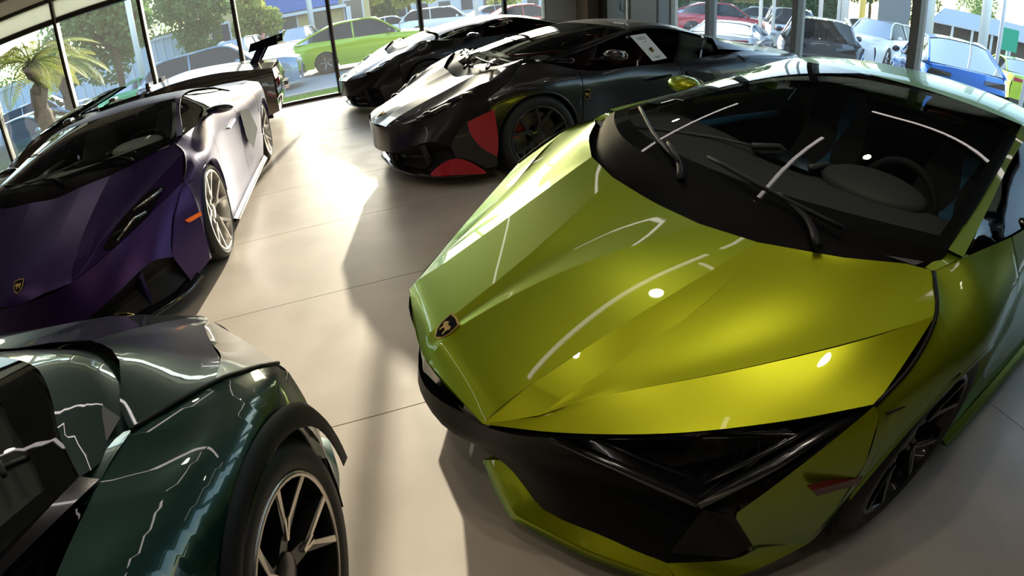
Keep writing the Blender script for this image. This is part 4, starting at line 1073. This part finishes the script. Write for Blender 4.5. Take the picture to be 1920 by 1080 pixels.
# buildings
BLD = mat('pale_blue_siding', (0.42, 0.52, 0.64), 0.7); BLD2 = mat('yellow_stucco', (0.50, 0.40, 0.20), 0.8); BSIGN = mat('blue_sign_board', (0.05, 0.13, 0.42), 0.5); BLDG = mat('grey_wall', (0.16, 0.18, 0.20), 0.7); BLDP = mat('pale_wall', (.55, .58, .62), .8)
WINB = mat('dark_shop_glass', (0.05, 0.06, 0.08), 0.15)
def house(az, dist, wd, dp, h_, wallm, label, roofm=None, sign=False, rz=None, ribs=0, wins=0, over=.3):
    x, y = at_az(az, dist); rz = -math.radians(az) if rz is None else rz
    T = empty('building', (x, y, GZ), rz, label, 'building')
    m = MB(); m.box((0, 0, h_ / 2), (wd, dp, h_)); build('wall', m, wallm, T, False)
    m = MB(); m.box((0, 0, h_ + .1), (wd + over, dp + over, .22)); build('roof', m, roofm or BLDP, T, False)
    for i in range(ribs):
        m = MB(); m.box((-wd / 2 + wd * (i + .5) / ribs, -dp / 2 - .03, h_ / 2), (.09, .06, h_)); build('siding_rib', m, BLDP, T, False)
    for i in range(wins):
        m = MB(); m.box((-wd / 2 + wd * (i + .5) / wins, -dp / 2 - .02, h_ * .42), (wd / wins * .62, .06, h_ * .45)); f = build('window', m, BLDP, T, False)
        m = MB(); m.box((-wd / 2 + wd * (i + .5) / wins, -dp / 2 - .06, h_ * .42), (wd / wins * .52, .03, h_ * .38)); build('pane', m, WINB, f, False)
    if sign:
        m = MB(); m.box((wd * .1, -dp / 2 - .5, h_ * .72), (wd * .42, .9, h_ * .28)); build('sign_board', m, BSIGN, T, False)
        m = MB(); m.box((wd * .1, -dp / 2 - .6, h_ * .54), (wd * .5, 1.0, .25)); build('awning', m, BLDP, T, False)
        for s in (-.12, .36):
            m = MB(); m.box((wd * s, -dp / 2 - .9, h_ * .26), (.35, .35, h_ * .52)); build('post', m, BLDP, T, False)
    return T
house(-41.0, 42, 13, 5, 3.0, BLD, 'pale blue ribbed shed behind the two palms', ribs=22)
house(-21.0, 46, 13, 5, 5.0, BLD2, 'yellow shop with blue sign board and white posts', sign=True, wins=5, roofm=BLD)
house(-61, 40, 10, 5, 4.2, BLDP, 'pale building beyond the far left palm', wins=4)
house(-6, 74, 40, 6, 3.6, BLDP, 'long pale building behind the far lot', wins=14)
house(40.8, 30, 1.6, 1.6, 9, BLDG, 'tall dark grey pylon wall behind the white SUV')
# open building with a pale pitched roof on posts
x, y = at_az(50.5, 75)
T = empty('pavilion', (x, y, GZ), math.radians(-48 + 14), 'pale-roofed pavilion on posts at the right edge', 'building')
m = MB(); rw, rd = 9, 4
m.add([(-rw, -rd, 2.5), (rw, -rd, 2.5), (rw, rd, 2.5), (-rw, rd, 2.5), (-rw + 2.5, 0, 4.4), (rw - 2.5, 0, 4.4)], [(0, 1, 5, 4), (2, 3, 4, 5), (1, 2, 5), (3, 0, 4)])
m.box((0, 0, 2.45), (2 * rw, 2 * rd, .14)); build('roof', m, mat('pale_metal_roof', (.48, .52, .58), .6), T, False)
m = MB(); m.box((0, rd - .5, 1.2), (2 * rw - 1, .3, 2.4)); build('wall', m, mat('brown_wall', (.16, .14, .12), .8), T, False)
for i in range(8):
    m = MB(); m.box((-rw + .5 + i * (2 * rw - 1) / 7, -rd + .3, 1.2), (.25, .25, 2.4)); build('post', m, BLDP, T, False)
m = MB(); m.box((4, .5, 4.3), (.5, .5, .9)); build('chimney', m, BLDP, T, False)
# street furniture
POLE = mat('white_pole', (.66, .67, .68), .45, .2); POLEY = mat('yellow_pole', (.62, .48, .12), .5)
def pole(az, dist, r_, h_, label, m_=POLE, lean=0.0):
    x, y = at_az(az, dist)
    T = empty('pole', (x, y, GZ), 0, label, 'pole')
    m = MB(); m.tube([(0, 0, 0), (lean, 0, h_)], r_, 10); build('shaft', m, m_, T)
    m = MB(); m.lathe([(0, .0), (r_ * 1.9, 0), (r_ * 1.9, .12), (r_, .16)], (0, 0, 0), 'y', 12); m.v = [(a, c, b_) for a, b_, c in m.v]; build('base', m, m_, T)
for az, d, r_, l, m_ in ((27.6, 18, .06, 'thin pale pole left of the second grey column', POLE), (28.9, 19, .06, 'thin pale pole beside the silver SUV', POLE), (33.6, 30, .12, 'pale pole behind the hatchback, nearest the second column', POLE), (35.4, 31, .10, 'thin pale pole behind the hatchback roof', POLE), (36.0, 29, .20, 'stout pale pole behind the white SUV', POLE),
    (37.7, 26, .14, 'yellow pole left of the dark pylon', POLEY), (44.0, 19, .24, 'stout white post right of the third column', POLE), (49.6, 26, .22, 'white post in front of the pavilion roof', POLE), (51.2, 17, .06, 'thin leaning white pole beside the green sign', POLE), (54.2, 17, .06, 'thin white pole at the right edge', POLE),
    (-36.3, 24, .13, 'pale lamp post in the second window', POLE), (-18.6, 39, .2, 'white post right of the blue sign', POLE), (-1.6, 22, .09, 'pale post in the sun glare', POLE)):
    pole(az, d, r_, 7.5, l, m_)
x, y = at_az(52.0, 24)
T = empty('street_sign', (x, y, GZ), -math.radians(52), 'green street sign on a thin post at the right edge', 'sign')
m = MB(); m.tube([(0, 0, 0), (0, 0, 2.3)], .04, 8); build('post', m, POLE, T)
m = MB(); m.box((0, -.06, 1.95), (.75, .03, .85)); build('sign_panel', m, mat('green_sign', (.0, .32, .2), .5), T, False)
# person by the SUVs
SKIN = mat('skin', (.45, .26, .19), .6); HAIRM = mat('auburn_hair', (.28, .05, .04), .7); SHIRT = mat('pale_pink_shirt', (.68, .5, .52), .8); JEANS = mat('dark_trousers', (.04, .05, .08), .8)
x, y = at_az(-23.7, 25.4)
T = empty('person', (x, y, GZ), math.radians(30), 'person with red hair and pale shirt standing behind the orange coupe', 'person')
def lathe_body(name, rings, m_, par):
    m = MB(); k_ = 12
    m.grid([[(cx_ + rx * cos(2 * pi * j / k_), cy_ + ry * sin(2 * pi * j / k_), z) for j in range(k_ + 1)] for cx_, cy_, z, rx, ry in rings]); return build(name, m, m_, par)
body = lathe_body('body', [(0, 0, 1.0, .15, .10), (0, 0, 1.15, .14, .10), (0, 0, 1.32, .18, .11), (0, 0, 1.40, .17, .10), (0, 0, 1.44, .06, .06), (0, 0, 1.50, .05, .05), (0, .0, 1.53, .07, .085), (0, .01, 1.62, .08, .10), (0, .0, 1.70, .06, .08), (0, 0, 1.73, .0, .0)], SKIN, T)
lathe_body('shirt', [(0, 0, .92, .17, .125), (0, 0, 1.15, .155, .115), (0, 0, 1.32, .2, .125), (0, 0, 1.41, .18, .11), (0, 0, 1.455, .07, .07)], SHIRT, T)
lathe_body('hair', [(0, .03, 1.48, .085, .08), (0, .03, 1.58, .10, .105), (0, .02, 1.68, .092, .105), (0, .01, 1.745, .05, .06), (0, .01, 1.755, 0, 0)], HAIRM, T)
m = MB()
for s in (1, -1):
    m.tube([(s * .09, 0, .95), (s * .1, .01, .5), (s * .1, -.02, .06)], [.085, .06, .045], 8); m.ell((s * .1, -.06, .035), (.045, .12, .035), 8, 5)
build('trousers', m, JEANS, T)
m = MB()
for s in (1, -1): m.tube([(s * .2, 0, 1.36), (s * .25, .02, 1.12), (s * .22, -.10, .92), (s * .21, -.14, .84)], [.05, .042, .033, .02], 8)
build('arms', m, SHIRT, T)
